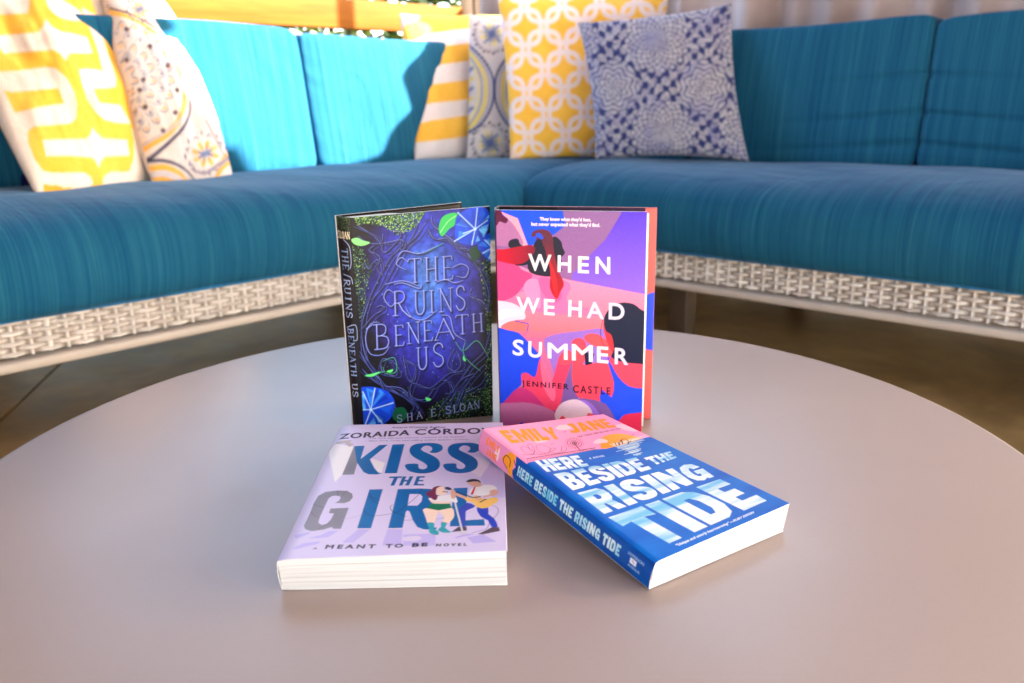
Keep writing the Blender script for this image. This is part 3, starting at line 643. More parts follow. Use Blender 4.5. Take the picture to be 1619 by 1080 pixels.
    cv.text('“The rock star-pop princess romance of my dreams!”', A([(360, 154), (1260, 140), (1262, 156), (356, 172)]), (150, 138, 184), .2, 1.1)
    cv.text('—New York Times best-selling author Jasmine Guillory', A([(335, 178), (1275, 164), (1278, 180), (330, 196)]), (150, 138, 184), .2, 1.1)
    cv.text('A', B([(215, 816), (250, 815), (245, 832), (203, 833)]), nv, .6)
    cv.text('MEANT', B([(372, 782), (975, 776), (960, 820), (352, 828)]), nv, 1.2, 1.5)
    cv.text('TO', B([(1105, 774), (1308, 770), (1300, 810), (1098, 818)]), nv, 1.2, 1.4)
    cv.text('BE', K([(122, 912), (302, 906), (298, 945), (114, 955)]), nv, 1.6, 1.3)
    cv.text('NOVEL', K([(420, 918), (795, 908), (792, 942), (415, 948)]), nv, 1.0, 1.7)
    return cv

# ---- blue and pink sea-side cover
Q4 = [(763, 680), (954, 655), (1249, 796), (1037, 889)]
def water_col(W, H, seed, hi=(238, 248, 250), lo=(112, 186, 228)):
    return mixc(hi, lo, np.clip(vnoise(W, H, 2.2, 26, seed, 4)*2.6-.95, 0, 1))
def art_tide(W=300, H=440):
    cv = Canvas(W, H, (0, 96, 200), homog(Q4, UVQ)); U, V = cv.U, cv.V
    tA = crop(755, 645, 5.996); tB = crop(820, 690, 5.059); tC = crop(930, 740, 4.906)
    cv.a[:] = mixc((0, 78, 190), (0, 116, 214), vnoise(W, H, 3, 14, 21, 4)); wat = water_col(W, H, 31)
    P = lambda z, pts, c, sm=0, al=1.: cv.poly(z(pts), c, al, sm)
    P(tA, [(-60, 150), (200, 60), (1240, -40), (1640, 245), (1560, 252), (1180, 345), (1070, 350), (400, 462), (340, 480), (-60, 250)], mixc((240, 142, 196), (246, 160, 206), V))
    P(tA, [(1130, 300), (1150, 255), (1220, 228), (1320, 220), (1420, 238), (1500, 262), (1400, 292), (1180, 342), (1130, 335)], mixc((252, 150, 30), (255, 185, 70), np.clip((U-.6)*3, 0, 1)), 3)
    for z, pts in ((tA, [(740, 180), (780, 158), (850, 155), (880, 180), (820, 195), (760, 195)]), (tA, [(500, 285), (560, 262), (640, 272), (620, 290), (540, 300)]), (tA, [(1060, 300), (1100, 268), (1170, 265), (1200, 290), (1120, 300)]), (tA, [(1280, 160), (1340, 140), (1420, 165), (1480, 200), (1380, 195)])):
        P(z, pts, (250, 208, 222), 3, .9)
    for i in range(26):
        r = random.Random(i); y = 268+i*5.2; w = 210*(1-i/30)*r.uniform(.5, 1); x = 1390+r.uniform(-50, 40)+(i*2)
        cv.line(tA([(x-w, y+w*.22), (x+w*.7, y-w*.16)]), 1.5, (214, 240, 236), .9, 0, taper=True)
    # pier, wheel, coaster
    cv.line(tA([(360, 402), (700, 385), (1060, 340)]), .9, (70, 40, 50)); cv.line(tA([(395, 432), (1075, 336)]), 1.5, (96, 52, 44))
    for i in range(44):
        x = 395+i*15.6; y = 430-i*2.15; cv.line(tA([(x, y), (x+6, y+26-i*.2)]), .7, (60, 34, 44), .9, 0)
    cv.line(tA([(370, 400), (450, 398), (490, 370), (470, 315), (440, 318), (440, 350), (480, 392), (400, 385), (362, 350), (400, 335), (470, 360), (530, 392), (620, 378), (640, 340), (560, 318), (512, 335), (540, 375), (620, 382), (700, 345), (660, 345), (640, 365), (690, 382), (745, 370), (760, 330), (800, 335), (790, 360), (740, 384)]), .8, (50, 30, 50), 1, 4)
    c0 = np.array([885., 300.])
    for rr, w in ((1, .9), (.6, .8), (.3, 1.4)):
        cv.line(tA([(c0[0]+rr*66*math.cos(a), c0[1]+rr*36*math.sin(a)) for a in np.linspace(0, 2*math.pi, 17)]), w, (56, 30, 50), 1, 2)
    for k in range(16):
        a = k/16*2*math.pi; cv.line(tA([c0, (c0[0]+70*math.cos(a), c0[1]+38*math.sin(a))]), .6, (56, 30, 50), .9, 0)
        e = cv.px(tA([(c0[0]+84*math.cos(a), c0[1]+44*math.sin(a))]))[0]; cv.segs(np.array([[*e, *e]]), 2.6, (214, 70, 60))
    cv.line(tA([(885, 300), (930, 355), (990, 348)]), 2.2, (120, 50, 50))
    for p in ([(1260, 292), (1275, 322)], [(1290, 290), (1300, 318)], [(1300, 315), (1318, 272), (1335, 300)], [(1330, 305), (1325, 275), (1360, 262), (1385, 285), (1380, 308)], [(1385, 300), (1410, 280)]): cv.line(tA(p), 1.5, (30, 22, 40), 1, 4)
    for p in ([(655, 308), (668, 312), (685, 306)], [(795, 208), (812, 214), (822, 200)], [(1405, 232), (1422, 236), (1440, 224)], [(270, 230), (285, 236), (315, 230)]): cv.line(tA(p), 1, (50, 36, 60))
    org = (255, 150, 28)
    cv.block('EMILY', tA([(188, 218), (705, 175), (775, 268), (285, 312)]), org); cv.block('JANE', tA([(820, 152), (1195, 96), (1300, 165), (880, 222)]), org)
    cv.text('USA TODAY BESTSELLING AUTHOR', tA([(922, 242), (1320, 172), (1332, 182), (932, 254)]), (80, 40, 80), .2, 1.15)
    cv.text('A NOVEL', tA([(1000, 418), (1150, 396), (1158, 408), (1008, 432)]), (215, 236, 250), .3, 1.3)
    cv.block('HERE', tB([(62, 150), (432, 108), (515, 184), (148, 228)]), wat)
    cv.block('BESIDE', tB([(198, 244), (895, 126), (1020, 212), (345, 362)]), wat)
    cv.block('THE', tB([(952, 132), (1160, 88), (1212, 135), (1040, 186)]), wat)
    cv.block('RISING', tB([(380, 384), (1345, 176), (1515, 288), (602, 552)]), wat)
    cv.block('TIDE', [*tC([(78, 320), (985, 52)]), *tC([(1385, 236), (545, 592)])], wat)
    cv.text('“Unique and utterly heartwarming” —RUBY DIXON', tC([(690, 568), (1295, 316), (1308, 338), (712, 592)]), (225, 238, 252), .5, 1.05)
    return cv
def art_tide_spine(W=60, H=440):
    cv = Canvas(W, H, (0, 70, 160)); cv.a[:] = mixc((0, 54, 140), (0, 92, 190), vnoise(W, H, 2, 16, 41, 4))
    wat = mixc((214, 240, 250), (60, 190, 230), np.clip(vnoise(W, H, 2, 20, 42)*2-.6, 0, 1))
    cv.poly([(0, .755), (.3, .77), (.6, .75), (1, .765), (1, 1), (0, 1)], (238, 146, 196), uv=True)
    cv.poly(smooth([(-.2, .77), (.25, .80), (.5, .84), (.8, .82), (1.2, .77)], 4), (252, 160, 40), uv=True)
    cv.poly(smooth([(.2, .87), (.5, .89), (.85, .87), (.5, .86)], 4), (248, 214, 224), uv=True)
    for p in ([(.25, .80), (.45, .83), (.75, .82), (.7, .79), (.4, .785)], [(.2, .76), (.5, .74), (.8, .77)]): cv.line(p, 2, (30, 24, 50), uv=True)
    org = (255, 130, 40)
    cv.block('EMILY', [(.90, .955), (.90, .868), (.58, .868), (.58, .955)], org, uv=True); cv.block('JANE', [(.46, .945), (.46, .872), (.14, .872), (.14, .945)], org, uv=True)
    v = .735
    for wd, L in (('HERE', .095), ('BESIDE', .135), ('THE', .075), ('RISING', .135), ('TIDE', .09)):
        cv.block(wd, [(.74, v), (.74, v-L), (.30, v-L), (.30, v)], wat, uv=True, gap=.16); v -= L+.014
    cv.poly([(.62, .1), (.62, .07), (.42, .07), (.42, .1)], (230, 236, 250), uv=True); cv.line([(.56, .09), (.48, .08)], 1.4, (0, 50, 140), uv=True)
    cv.text('HYPERION', [(.76, .115), (.76, .04), (.66, .04), (.66, .115)], (150, 190, 235), .2, uv=True)
    cv.text('AVENUE', [(.36, .105), (.36, .05), (.26, .05), (.26, .105)], (150, 190, 235), .2, uv=True)
    return cv
# ------------------------------------------------------------------ materials
M = {}
M['cover'] = art_mat('matte_cover', .42, 0, .2, spec=.2)
M['jacket'] = art_mat('glossy_jacket', .34, 0, .12, spec=.2)
M['pages'] = art_mat('paper', .8, 0, .2, .1, 500, .2)
M['print_fabric'] = art_mat('printed_cotton', .9, fabric=True, spec=.15)
M['blue'] = fabric_blue('blue_outdoor_fabric')
M['navy'] = plain('navy_cotton', (.006, .012, .075), .9, .25, 30, bmp=.3, bs=300, spec=.1)
M['piping'] = plain('blue_piping', (.02, .16, .36), .8, .2, 60, bmp=.2, bs=300, spec=.2)
M['rail'] = plain('taupe_painted_metal', (.50, .44, .40), .38, .05, 8, bmp=.05)
M['dark'] = plain('dark_frame', (.045, .026, .014), .6, .3, 10)
M['black'] = plain('black_paper', (.014, .012, .015), .55, .2, 10, bmp=.05)
M['pole'] = plain('dark_pole', (.05, .045, .045), .45, .2, 10)
M['canvas'] = plain('canopy_canvas', (.10, .085, .075), .9, .05, 4, bmp=.2, bs=150, spec=.1)
M['trunk'] = plain('hedge_stems', (.09, .06, .035), .9, .3, 30, bmp=.5)

def m_table():
    m, n, b = nodes('satin_table_lacquer'); v = coords(n)
    f_ = N(n, 'ShaderNodeMath', operation='MULTIPLY_ADD'); f_.inputs[1].default_value = .55; n.links.new(noise(n, v, 850, 2), f_.inputs[0])
    g_ = N(n, 'ShaderNodeMath', operation='MULTIPLY'); g_.inputs[1].default_value = .45; n.links.new(noise(n, v, 6, 6, .65), g_.inputs[0]); n.links.new(g_.outputs[0], f_.inputs[2]); f = f_.outputs[0]
    n.links.new(ramp(n, f, [(.3, (.398, .320, .296)), (.7, (.422, .340, .314))]), b.inputs['Base Color'])
    rr = N(n, 'ShaderNodeMapRange'); rr.inputs['To Min'].default_value = .22; rr.inputs['To Max'].default_value = .46
    n.links.new(noise(n, v, 7, 5, .6), rr.inputs[0]); n.links.new(rr.outputs[0], b.inputs['Roughness'])
    b.inputs['Specular IOR Level'].default_value = .36
    p = bump(n, b, noise(n, v, 700, 2), .12, .0004)
    sc1 = noise(n, coords(n, scale=(60, 3, 1), rot=(0, 0, .7)), 1, 2, .4, .5); rm = N(n, 'ShaderNodeMapRange'); rm.inputs['From Min'].default_value = .70; rm.inputs['From Max'].default_value = .74
    n.links.new(sc1, rm.inputs[0]); bump(n, b, rm.outputs[0], .12, .0003, p)
    return m
M['table'] = m_table()
def m_floor():
    m, n, b = nodes('stained_concrete'); v = coords(n, scale=(1, 1, 1)); f = noise(n, v, 1.6, 6, .6, .6); f2 = noise(n, v, 11, 5, .6)
    mx = N(n, 'ShaderNodeMath', operation='MULTIPLY_ADD'); mx.inputs[1].default_value = .3; n.links.new(f2, mx.inputs[0]); n.links.new(f, mx.inputs[2])
    n.links.new(ramp(n, mx.outputs[0], [(.42, (.11, .060, .024)), (.62, (.28, .165, .062)), (.82, (.5, .31, .125))]), b.inputs['Base Color'])
    rr = N(n, 'ShaderNodeMapRange'); rr.inputs['To Min'].default_value = .32; rr.inputs['To Max'].default_value = .6; b.inputs['Specular IOR Level'].default_value = .22
    n.links.new(f2, rr.inputs[0]); n.links.new(rr.outputs[0], b.inputs['Roughness'])
    bump(n, b, f2, .15, .003); return m
M['floor'] = m_floor()
M['ground'] = plain('pale_paving', (.60, .54, .46), .85, .15, 1.2, bmp=.3, bs=40)
def m_wicker():
    m, n, b = nodes('resin_wicker'); a = N(n, 'ShaderNodeVertexColor'); a.layer_name = 'art'
    n.links.new(a.outputs['Color'], b.inputs['Base Color']); setin(b, Roughness=.45)
    bump(n, b, noise(n, coords(n, scale=(30, 600, 600)), 1, 3), .4, .0006); return m
M['wicker'] = m_wicker()
def m_beam(c0, c1, name='oiled_cedar_board', sc_=(2.2, 30, 30)):
    m, n, b = nodes(name); v = coords(n, scale=sc_); f = noise(n, v, 1, 6, .65, .8)
    n.links.new(ramp(n, f, [(.3, c0), (.7, c1)]), b.inputs['Base Color']); setin(b, Roughness=.7); b.inputs['Specular IOR Level'].default_value = .1
    bump(n, b, f, .3, .002); return m
M['beam'] = m_beam((.16, .048, .003), (.24, .085, .010))
M['post'] = m_beam((.33, .25, .18), (.47, .38, .29), 'taupe_wood', (30, 30, 2.2))
def m_curtain():
    m, n, b = nodes('curtain_cloth'); v = coords(n, scale=(3.2, 1, .15)); f = noise(n, v, 1, 3, .5, .4)
    n.links.new(ramp(n, f, [(.25, (.27, .225, .24)), (.45, (.40, .32, .315)), (.6, (.56, .48, .50)), (.75, (.40, .37, .43))]), b.inputs['Base Color'])
    setin(b, Roughness=.9); b.inputs['Specular IOR Level'].default_value = .1
    bump(n, b, noise(n, coords(n), 600, 2), .3, .001); return m
M['curtain'] = m_curtain()
def m_leaf():
    m, n, b = nodes('leaves'); a = N(n, 'ShaderNodeVertexColor'); a.layer_name = 'art'
    n.links.new(a.outputs['Color'], b.inputs['Base Color']); setin(b, Roughness=.5); b.inputs['Specular IOR Level'].default_value = .2
    t = N(n, 'ShaderNodeBsdfTranslucent'); n.links.new(a.outputs['Color'], t.inputs[0])
    mx = N(n, 'ShaderNodeMixShader'); mx.inputs[0].default_value = .3
    n.links.new(b.outputs[0], mx.inputs[1]); n.links.new(t.outputs[0], mx.inputs[2]); n.links.new(mx.outputs[0], n.nodes['Material Output'].inputs[0]); return m
M['leaf'] = m_leaf()

# ------------------------------------------------------------------ setting
def sheet(name, x0, x1, y0, y1, z, mat, th=.1):
    b = MB(); b.box(x0, x1, y0, y1, z-th, z); return tag(b.build(name, mat, smooth=False), kind='structure')
sheet('ground', -60, 60, -60, 60, -.012, M['ground'])
def rot_sheet():
    b = MB(); th = .05
    P = [(-2.9, -1.6), (3.6, -1.6), (3.6, 5.2), (-2.9, 5.2)]
    xs = [(-2.9, -.92), (-.912, 1.9), (1.908, 3.6)]
    for a, c in xs: b.box(a, c, -1.6, 5.2, -.011, 0, 0)
    return tag(b.build('floor', M['floor'], smooth=False), kind='structure')
fl = rot_sheet(); fl.rotation_euler.z = R(14); fl.location = (.2, .0, 0)
angL = math.atan2(-uL[1], -uL[0]); angR = math.atan2(uR[1], uR[0])

def fence_beam():
    e = empty('garden_fence', (*C, 0), angL, label='warm orange cedar fence rail behind the left sofa, lit by the sun', cat='fence')
    b = MB(); bb = 1.15
    for x0, x1 in ((-2.6, .84),): b.box(x0+.5, x1+.5, bb, bb+.045, 0, .112, .004)
    o = b.build('rail', M['beam'], e); o.location = (-.5, 0, .932); o.rotation_euler.y = -.0237
    for x in (-2.4, -1.2): m = MB(); m.box(x, x+.09, bb+.05, bb+.14, 0, 1.2, .004); m.build('post', M['beam'], e)
    return e
fence_beam()
def post_():
    p = at_d((758, 10), 3.85); e = empty('wooden_post', (p[0], p[1], 0), R(8), label='upright taupe timber post with a slanting brace behind the striped pillow', cat='post')
    b = MB(); b.box(-.09, -.035, -.05, .05, 0, 3.0, .004); b.build('board', M['post'], e)
    b = MB(); b.box(-.029, .05, -.055, .045, 0, 3.0, .004); b.build('board', M['post'], e)
    b = MB(); b.box(-.035, .035, -.03, .03, 0, .62, .004); o = b.build('brace', M['post'], e); o.rotation_euler = (0, R(-34), 0); o.location = (.22, .02, .98)
post_()
def leaf_mass(name, region, n, size, seed, label, cat, cols, blockers):
    r = random.Random(seed); e = empty(name, (*C, 0), angL, label=label, cat=cat)
    V = []; Fs = []; Cc = []
    for _ in range(n):
        x, y, z = region(r); s = size*r.uniform(.6, 1.4); a = r.uniform(0, 6.28); t = Vector((math.cos(a), math.sin(a), r.uniform(-.7, .6))).normalized()
        u = t.cross(Vector((r.uniform(-1, 1), r.uniform(-1, 1), r.uniform(-.3, 1)))).normalized(); w = t.cross(u)
        c = Vector((x, y, z)); o = len(V)
        V += [c-t*s, c+u*s*.34-w*s*.05, c+t*s, c-u*s*.34-w*s*.05]; Fs += [(o, o+1, o+2), (o, o+2, o+3)]
        k = lin(r.choice(cols))*r.uniform(.35, .8); Cc += [k]*4
    mesh('foliage', V, Fs, M['leaf'], e, smooth=False, cols=np.array(Cc))
    for i in range(blockers):
        x, y, _ = region(r); b = MB(); b.tube([(x, y, 0), (x+.05, y-.03, .6), (x-.04, y+.04, 1.1)], [.02, .015, .008], 6)
        b.build('stem', M['trunk'], e)
    return e
greens = [(70, 98, 34), (96, 124, 42), (52, 78, 34), (120, 140, 60), (40, 62, 34), (150, 160, 70), (84, 104, 66)]
leaf_mass('hedge', lambda r: (r.uniform(-3.2, 3.4), 1.42+abs(r.gauss(0, .28)), r.uniform(.05, 1.30)), 13000, .052, 7, 'leafy green hedge growing behind the orange fence rail', 'hedge', greens, 22)

def toR(p, b=1.05):
    t = (b-(p[:2]-C)@nR)/(SUN[:2]@nR); q = p+SUN*t; return (q[:2]-C)@uR, q[2]
def interp(s, t): return float(np.interp(s, [a for a, _ in t], [b for _, b in t]))
ZLO = [(-1.15, 1.22), (-.20, 1.22), (-.10, 1.60), (.02, 1.56), (.12, 1.56), (.19, 1.52), (.27, 1.48), (.42, 1.44), (.50, 1.48), (.77, 1.72), (.81, 1.88), (.955, 2.02), (.97, 2.28), (1.0, 2.28), (2.5, 2.28)]
def zlow(s): return interp(s, ZLO)         # lower edge of the gap the sun comes in through
def curtain():
    e = empty('outdoor_curtain', (*C, 0), angR, label='mauve grey draped curtain hanging behind the right sofa', cat='curtain')
    def cloth(ss, lo, hi, nz, off):
        V = []
        for j in range(nz):
            for s in ss:
                t = j/(nz-1); z = lo(s)+t*(hi(s)-lo(s))
                d = .035*math.sin(s*19+math.sin(s*5)*1.5)+.02*math.sin(s*43+2)
                V.append((s, 1.05+off+d+.01*math.sin(z*3+s*7), z))
        mesh('cloth', V, grid_faces(len(ss), nz), M['curtain'], e)
    cloth(np.arange(-1.15, 2.6, .012), lambda s: .03, zlow, 14, 0)
    cloth(np.arange(.875, 2.6, .012), lambda s: 2.32 if s < .92 else 2.16, lambda s: 2.98, 6, .012)  # unseen upper cloth, added to trim the sun patch
    cloth(np.arange(2.6, 3.3, .04), lambda s: 1.55, lambda s: 2.98, 6, 0)  # unseen hanging strip, added to keep the sun off the table
    b = MB(); b.tube([(-1.3, 1.05, 2.99), (3.3, 1.05, 2.99)], .018, 10); b.build('rod', M['pole'], e)
curtain()
p_ = at_d((1127, 8), 3.35); b = MB(); b.tube([(0, 0, 0), (0, 0, 3.0)], .026, 14); o = b.build('canopy_pole', M['pole']); o.location = (p_[0], p_[1], 0)
tag(o, 'dark round pole standing in front of the curtain, above the blue and white pillow', 'pole')
def canopy():  # unseen roof, placed and sized to hold back sun and sky
    e = empty('canopy', (*C, 0), angR, label='dark canvas canopy roof out of view, added to shade the lounge', cat='canopy')
    b = MB(); b.box(-1.2, 3.2, -3.9, 1.25, 3.03, 3.06); b.build('canvas_top', M['canvas'], e, False)
    b = MB(); b.box(-1.2, 2.4, -3.82, -3.80, 0.05, 3.02); b.build('light_block_panel', M['curtain'], e, False)  # added panel out of view, cuts light from the front left
    b = MB(); b.box(-1.22, -1.20, -3.9, -1.18, .05, 3.02); b.build('light_block_panel', M['curtain'], e, False)  # added panel out of view, cuts light from the left
    b = MB(); b.box(3.2, 3.22, -3.9, 1.04, 1.05, 3.02); b.build('light_block_panel', M['curtain'], e, False)  # added panel out of view, keeps right-hand sun and sky off the table
    for x in (-1.15, 3.15): m = MB(); m.tube([(x, -3.7, 0), (x, -3.7, 3.03)], .03, 10); m.build('support', M['pole'], e)
canopy()

# ------------------------------------------------------------------ sofas
def section(dep):
    p = [(.03, .262), (-.012, .266), (-.034, .29), (-.046, .335), (-.04, .385), (-.012, .425), (.06, .452), (.18, .466), (.36, .471), (dep-.06, .468), (dep, .44), (dep+.01, .36), (dep-.02, .27), (dep*.6, .262), (.2, .262)]
    return smooth(p, 4)
def swept(name, x0, x1, dep, mat, parent, step=.02, r=.05, wob=0):
    sec = section(dep); cen = np.array([dep/2, .365]); n = int((x1-x0)/step); V = []; m = len(sec)
    xs = np.concatenate([x0+r*(1-np.cos(np.linspace(0, math.pi/2, 9)))[:-1], np.linspace(x0+r, x1-r, n), (x1-r+r*np.sin(np.linspace(0, math.pi/2, 9)))[1:]])
    for x in xs:
        d = min(x-x0, x1-x); g = 0 if d >= r else r*(1-math.sqrt(max(1-(1-d/r)**2, 0)))
        q = sec-cen; L = np.abs(q); q = np.sign(q)*np.maximum(L-g*np.minimum(L/np.array([.12, .06]), 1), 0)
        w = 1+wob*math.sin(x*7)*.01
        for a, z in q*[1, w]+cen:
            V.append((x, a+wob*.003*math.sin(x*9+z*13)+wob*.0015*math.sin(x*31+1), z+wob*(.0035*math.sin(x*5.3+a*6)+.0016*math.sin(x*17+a*11+2))*(z > .4)))
    nx = len(xs); Fs = [(i*m+k, i*m+(k+1) % m, (i+1)*m+(k+1) % m, (i+1)*m+k) for i in range(nx-1) for k in range(m)]
    Fs += [tuple(range(m))[::-1], tuple(range((nx-1)*m, nx*m))]
    return mesh(name, V, Fs, mat, parent)
def puff(name, x0, x1, y0, y1, z0, z1, mat, parent, bulge=.16, n=80, p=18, lean=.0, crease=0, seed=0):
    import bmesh
    V = []; Fs = []
    ax = np.linspace(-1, 1, n)
    for d in range(3):
        for sgn in (-1, 1):
            o = len(V)
            for a in ax:
                for c in ax:
                    q = [0, 0, 0]; q[d] = sgn; q[(d+1) % 3] = a; q[(d+2) % 3] = c; V.append(q)
            for i in range(n-1):
                for j in range(n-1):
                    k = o+i*n+j; f = (k, k+n, k+n+1, k+1); Fs.append(f if sgn > 0 else f[::-1])
    V = np.array(V, float); k = (np.abs(V)**p).sum(1)**(1/p); V /= k[:, None]
    V[:, 1] *= 1+bulge*(1-V[:, 0]**2)*(1-V[:, 2]**2)
    r = np.random.default_rng(seed); ph = r.uniform(0, 6, 4)
    V[:, 2] *= 1+.018*np.sin(V[:, 0]*3+ph[0])*(V[:, 2] > 0)
    V[:, 1] += .03*np.sin(V[:, 0]*4+ph[1])*np.sin(V[:, 2]*3+ph[2])
    if crease:                            # shallow pulled folds running in from the seam
        for c0, sl, ln in ((-.25, -.35, .9), (.25, -.3, .5), (-.65, -.3, .8)):
            t = (V[:, 0]*crease+1)/2      # 0 at the seam end
            zz = c0+sl*t*(1-t*.5)*crease*crease
            f = np.exp(-((V[:, 2]-(zz))/.05)**2)*np.clip(1-t/ln, 0, 1)*(V[:, 1] < 0)
            V[:, 1] += .13*f
    V = V*[(x1-x0)/2, (y1-y0)/2, (z1-z0)/2]+[(x0+x1)/2, (y0+y1)/2, (z0+z1)/2]
    V[:, 1] += (V[:, 2]-z0)*lean
    bm = bmesh.new(); vs = [bm.verts.new(v) for v in V]
    for f in Fs: bm.faces.new([vs[i] for i in f])
    bmesh.ops.remove_doubles(bm, verts=bm.verts, dist=1e-5); bm.normal_update()
    me = bpy.data.meshes.new(name); bm.to_mesh(me); bm.free(); me.materials.append(mat)
    me.polygons.foreach_set('use_smooth', np.ones(len(me.polygons), bool))
    o = bpy.data.objects.new(name, me); col.objects.link(o); o.parent = parent; return o
def piping_loop(x0, x1, y, z0, z1, r, parent, lean=0, rad=.06):
    pts = []
    for cx, cz, a0 in ((x1-rad, z1-rad, 0), (x0+rad, z1-rad, 90), (x0+rad, z0+rad, 180), (x1-rad, z0+rad, 270)):
        for k in range(5):
            a = R(a0+k*22.5); pts.append((cx+rad*math.cos(a), y+(cz+rad*math.sin(a)-z0)*lean, cz+rad*math.sin(a)))
    b = MB(); b.tube(pts, r, 6, True); return b.build('piping', M['blue'], parent)
def wicker(x0, x1, z0, z1, y, parent, cA, cB, seed, name='wicker_panel'):
    dx = .003; nx = int((x1-x0)/dx); rows = 7; nz = rows*9+1
    x = np.linspace(x0, x1, nx)[None]; z = np.linspace(z0, z1, nz)[:, None]
    v = (z-z0)/(z1-z0)*rows; row = np.minimum(v.astype(int), rows-1); fv = v-row
    pitch = .031; ph = x/pitch
    s = np.cos(np.pi*(ph+row))             # strand in front where s > 0
    prof = np.clip(1-np.abs(2*fv-1)**3.5, 0, 1)
    strand = (.0062*np.sign(s)*np.abs(s)**.55)*prof-.009*(1-prof)
    fx = ph-np.round(ph); stake = np.where(np.abs(fx) < .10, .0034*np.sqrt(np.clip(1-(fx/.10)**2, 0, 1)), -.02)
    strand = np.where(s < 0, np.maximum(strand, -.0075*prof-.009*(1-prof)), strand)
    h = np.maximum(strand, stake-.0012)
    r = np.random.default_rng(seed); k = np.floor(ph+.5).astype(int)+np.zeros_like(row); kk = (k*7+row*13) % 97
    lift = (r.random(97)-.5)[kk]*.0022*prof; h = h+lift
    t = r.random(97)[kk]; t = np.where(stake-.0012 > strand, .75, t)
    X = x+np.zeros_like(z); Z = z+np.zeros_like(x)
    c3 = lin(cA)*(1-t[..., None])+lin(cB)*t[..., None]
    gap = np.clip((-.0035-h)/.003, 0, 1)[..., None]; c3 = c3*(1-gap)+lin((134, 120, 108))*gap    # gaps painted darker, for shade and the frame behind the strands
    V = np.stack([X, y-h, Z], -1).reshape(-1, 3)
    return mesh(name, V, grid_faces(nx, nz), M['wicker'], parent, cols=c3.reshape(-1, 3))
def sofa(ang, flip, dep, x_in, x_out, label, backs, seed):
    e = empty('outdoor_sofa', (*C, 0), ang, label=label, cat='sofa')
    X = lambda s: -s if flip else s
    def rng_(a, b): a, b = X(a), X(b); return min(a, b), max(a, b)
    x0, x1 = rng_(x_in, x_out)
    swept('seat_cushion', x0, x1, dep, M['blue'], e, wob=1)
    b = MB(); b.tube([(x, -.012, .268) for x in np.linspace(x0+.03, x1-.03, 60)], .0045, 6); b.build('piping', M['piping'], e)
    f0, f1 = rng_(0.0, x_out)
    wicker(f0, f1, .192, .262, .012, e, (190, 180, 174), (234, 228, 224), seed)
    b = MB(); b.box(f0, f1, -.016, .02, .17, .190, .006); b.build('base_rail', M['rail'], e)
    b = MB(); b.box(x0, x1, .03, dep+.3, .20, .258); b.build('base', M['dark'], e, False)
    b = MB(); b.box(x0, x1, dep+.26, dep+.31, .20, .80, .01); b.build('back_frame', M['dark'], e)
    for i, (s0, s1, z1, cr) in enumerate(backs):
        a0, a1 = rng_(s0, s1)
        c = puff('back_cushion', a0+.001, a1-.001, dep-.02, dep+.16, .455, z1, M['blue'], e, lean=.16, crease=cr, seed=seed*10+i)
        piping_loop(a0+.012, a1-.012, dep+.005, .47, z1-.012, .004, c, .16)
    for s in (.50 if not flip else .12, x_out-.1):
        for yy in (.03, dep+.2):
            a, c_ = rng_(s, s+.055); m = MB(); m.box(a, c_, yy, yy+.055, 0, .20, .004); m.build('leg', M['dark'], e)
    return e
sofa(angL, True, .58, -.64, 2.15, 'left sofa of the corner lounge, blue cushions lit pale turquoise by the sun', [(-.62, .33, .872, 0), (.33, 1.05, .882, 0), (1.05, 1.78, .875, 0)], 1)
sofa(angR, False, .64, .0, 2.3, 'right sofa of the corner lounge, deep blue cushions in the shade', [(-.50, .20, .87, 0), (.20, .925, .875, -1), (.925, 1.65, .868, 1), (1.65, 2.3, .87, 0)], 2)

# ------------------------------------------------------------------ table
def table():
    cx, cy, r = -.024, .6654, .464
    e = empty('coffee_table', (cx, cy, 0), 0, label='round taupe coffee table carrying the four books', cat='table')
    prof = [(0, T), (r*.5, T), (r-.008, T), (r-.004, T-.0008), (r-.0015, T-.0028), (r, T-.007), (r, T-.020), (r-.004, T-.026), (r-.03, T-.028), (0, T-.028)]
    n = 200; V = []; 
    for a in range(n):
        for q, z in prof: V.append((q*math.cos(2*math.pi*a/n), q*math.sin(2*math.pi*a/n), z))
    m = len(prof); Fs = [(a*m+k, a*m+k+1, ((a+1) % n)*m+k+1, ((a+1) % n)*m+k) for a in range(n) for k in range(m-1)]
    Fs = [f for f in Fs]
    o = mesh('table_top', V, [f[::-1] for f in Fs], M['table'], e)
    b = MB(); b.tube([(0, 0, .02), (0, 0, T-.03)], .05, 24); b.build('pedestal', M['rail'], e)
    b = MB(); b.tube([(0, 0, .001), (0, 0, .02)], .26, 40); b.build('base_plate', M['rail'], e)
table()

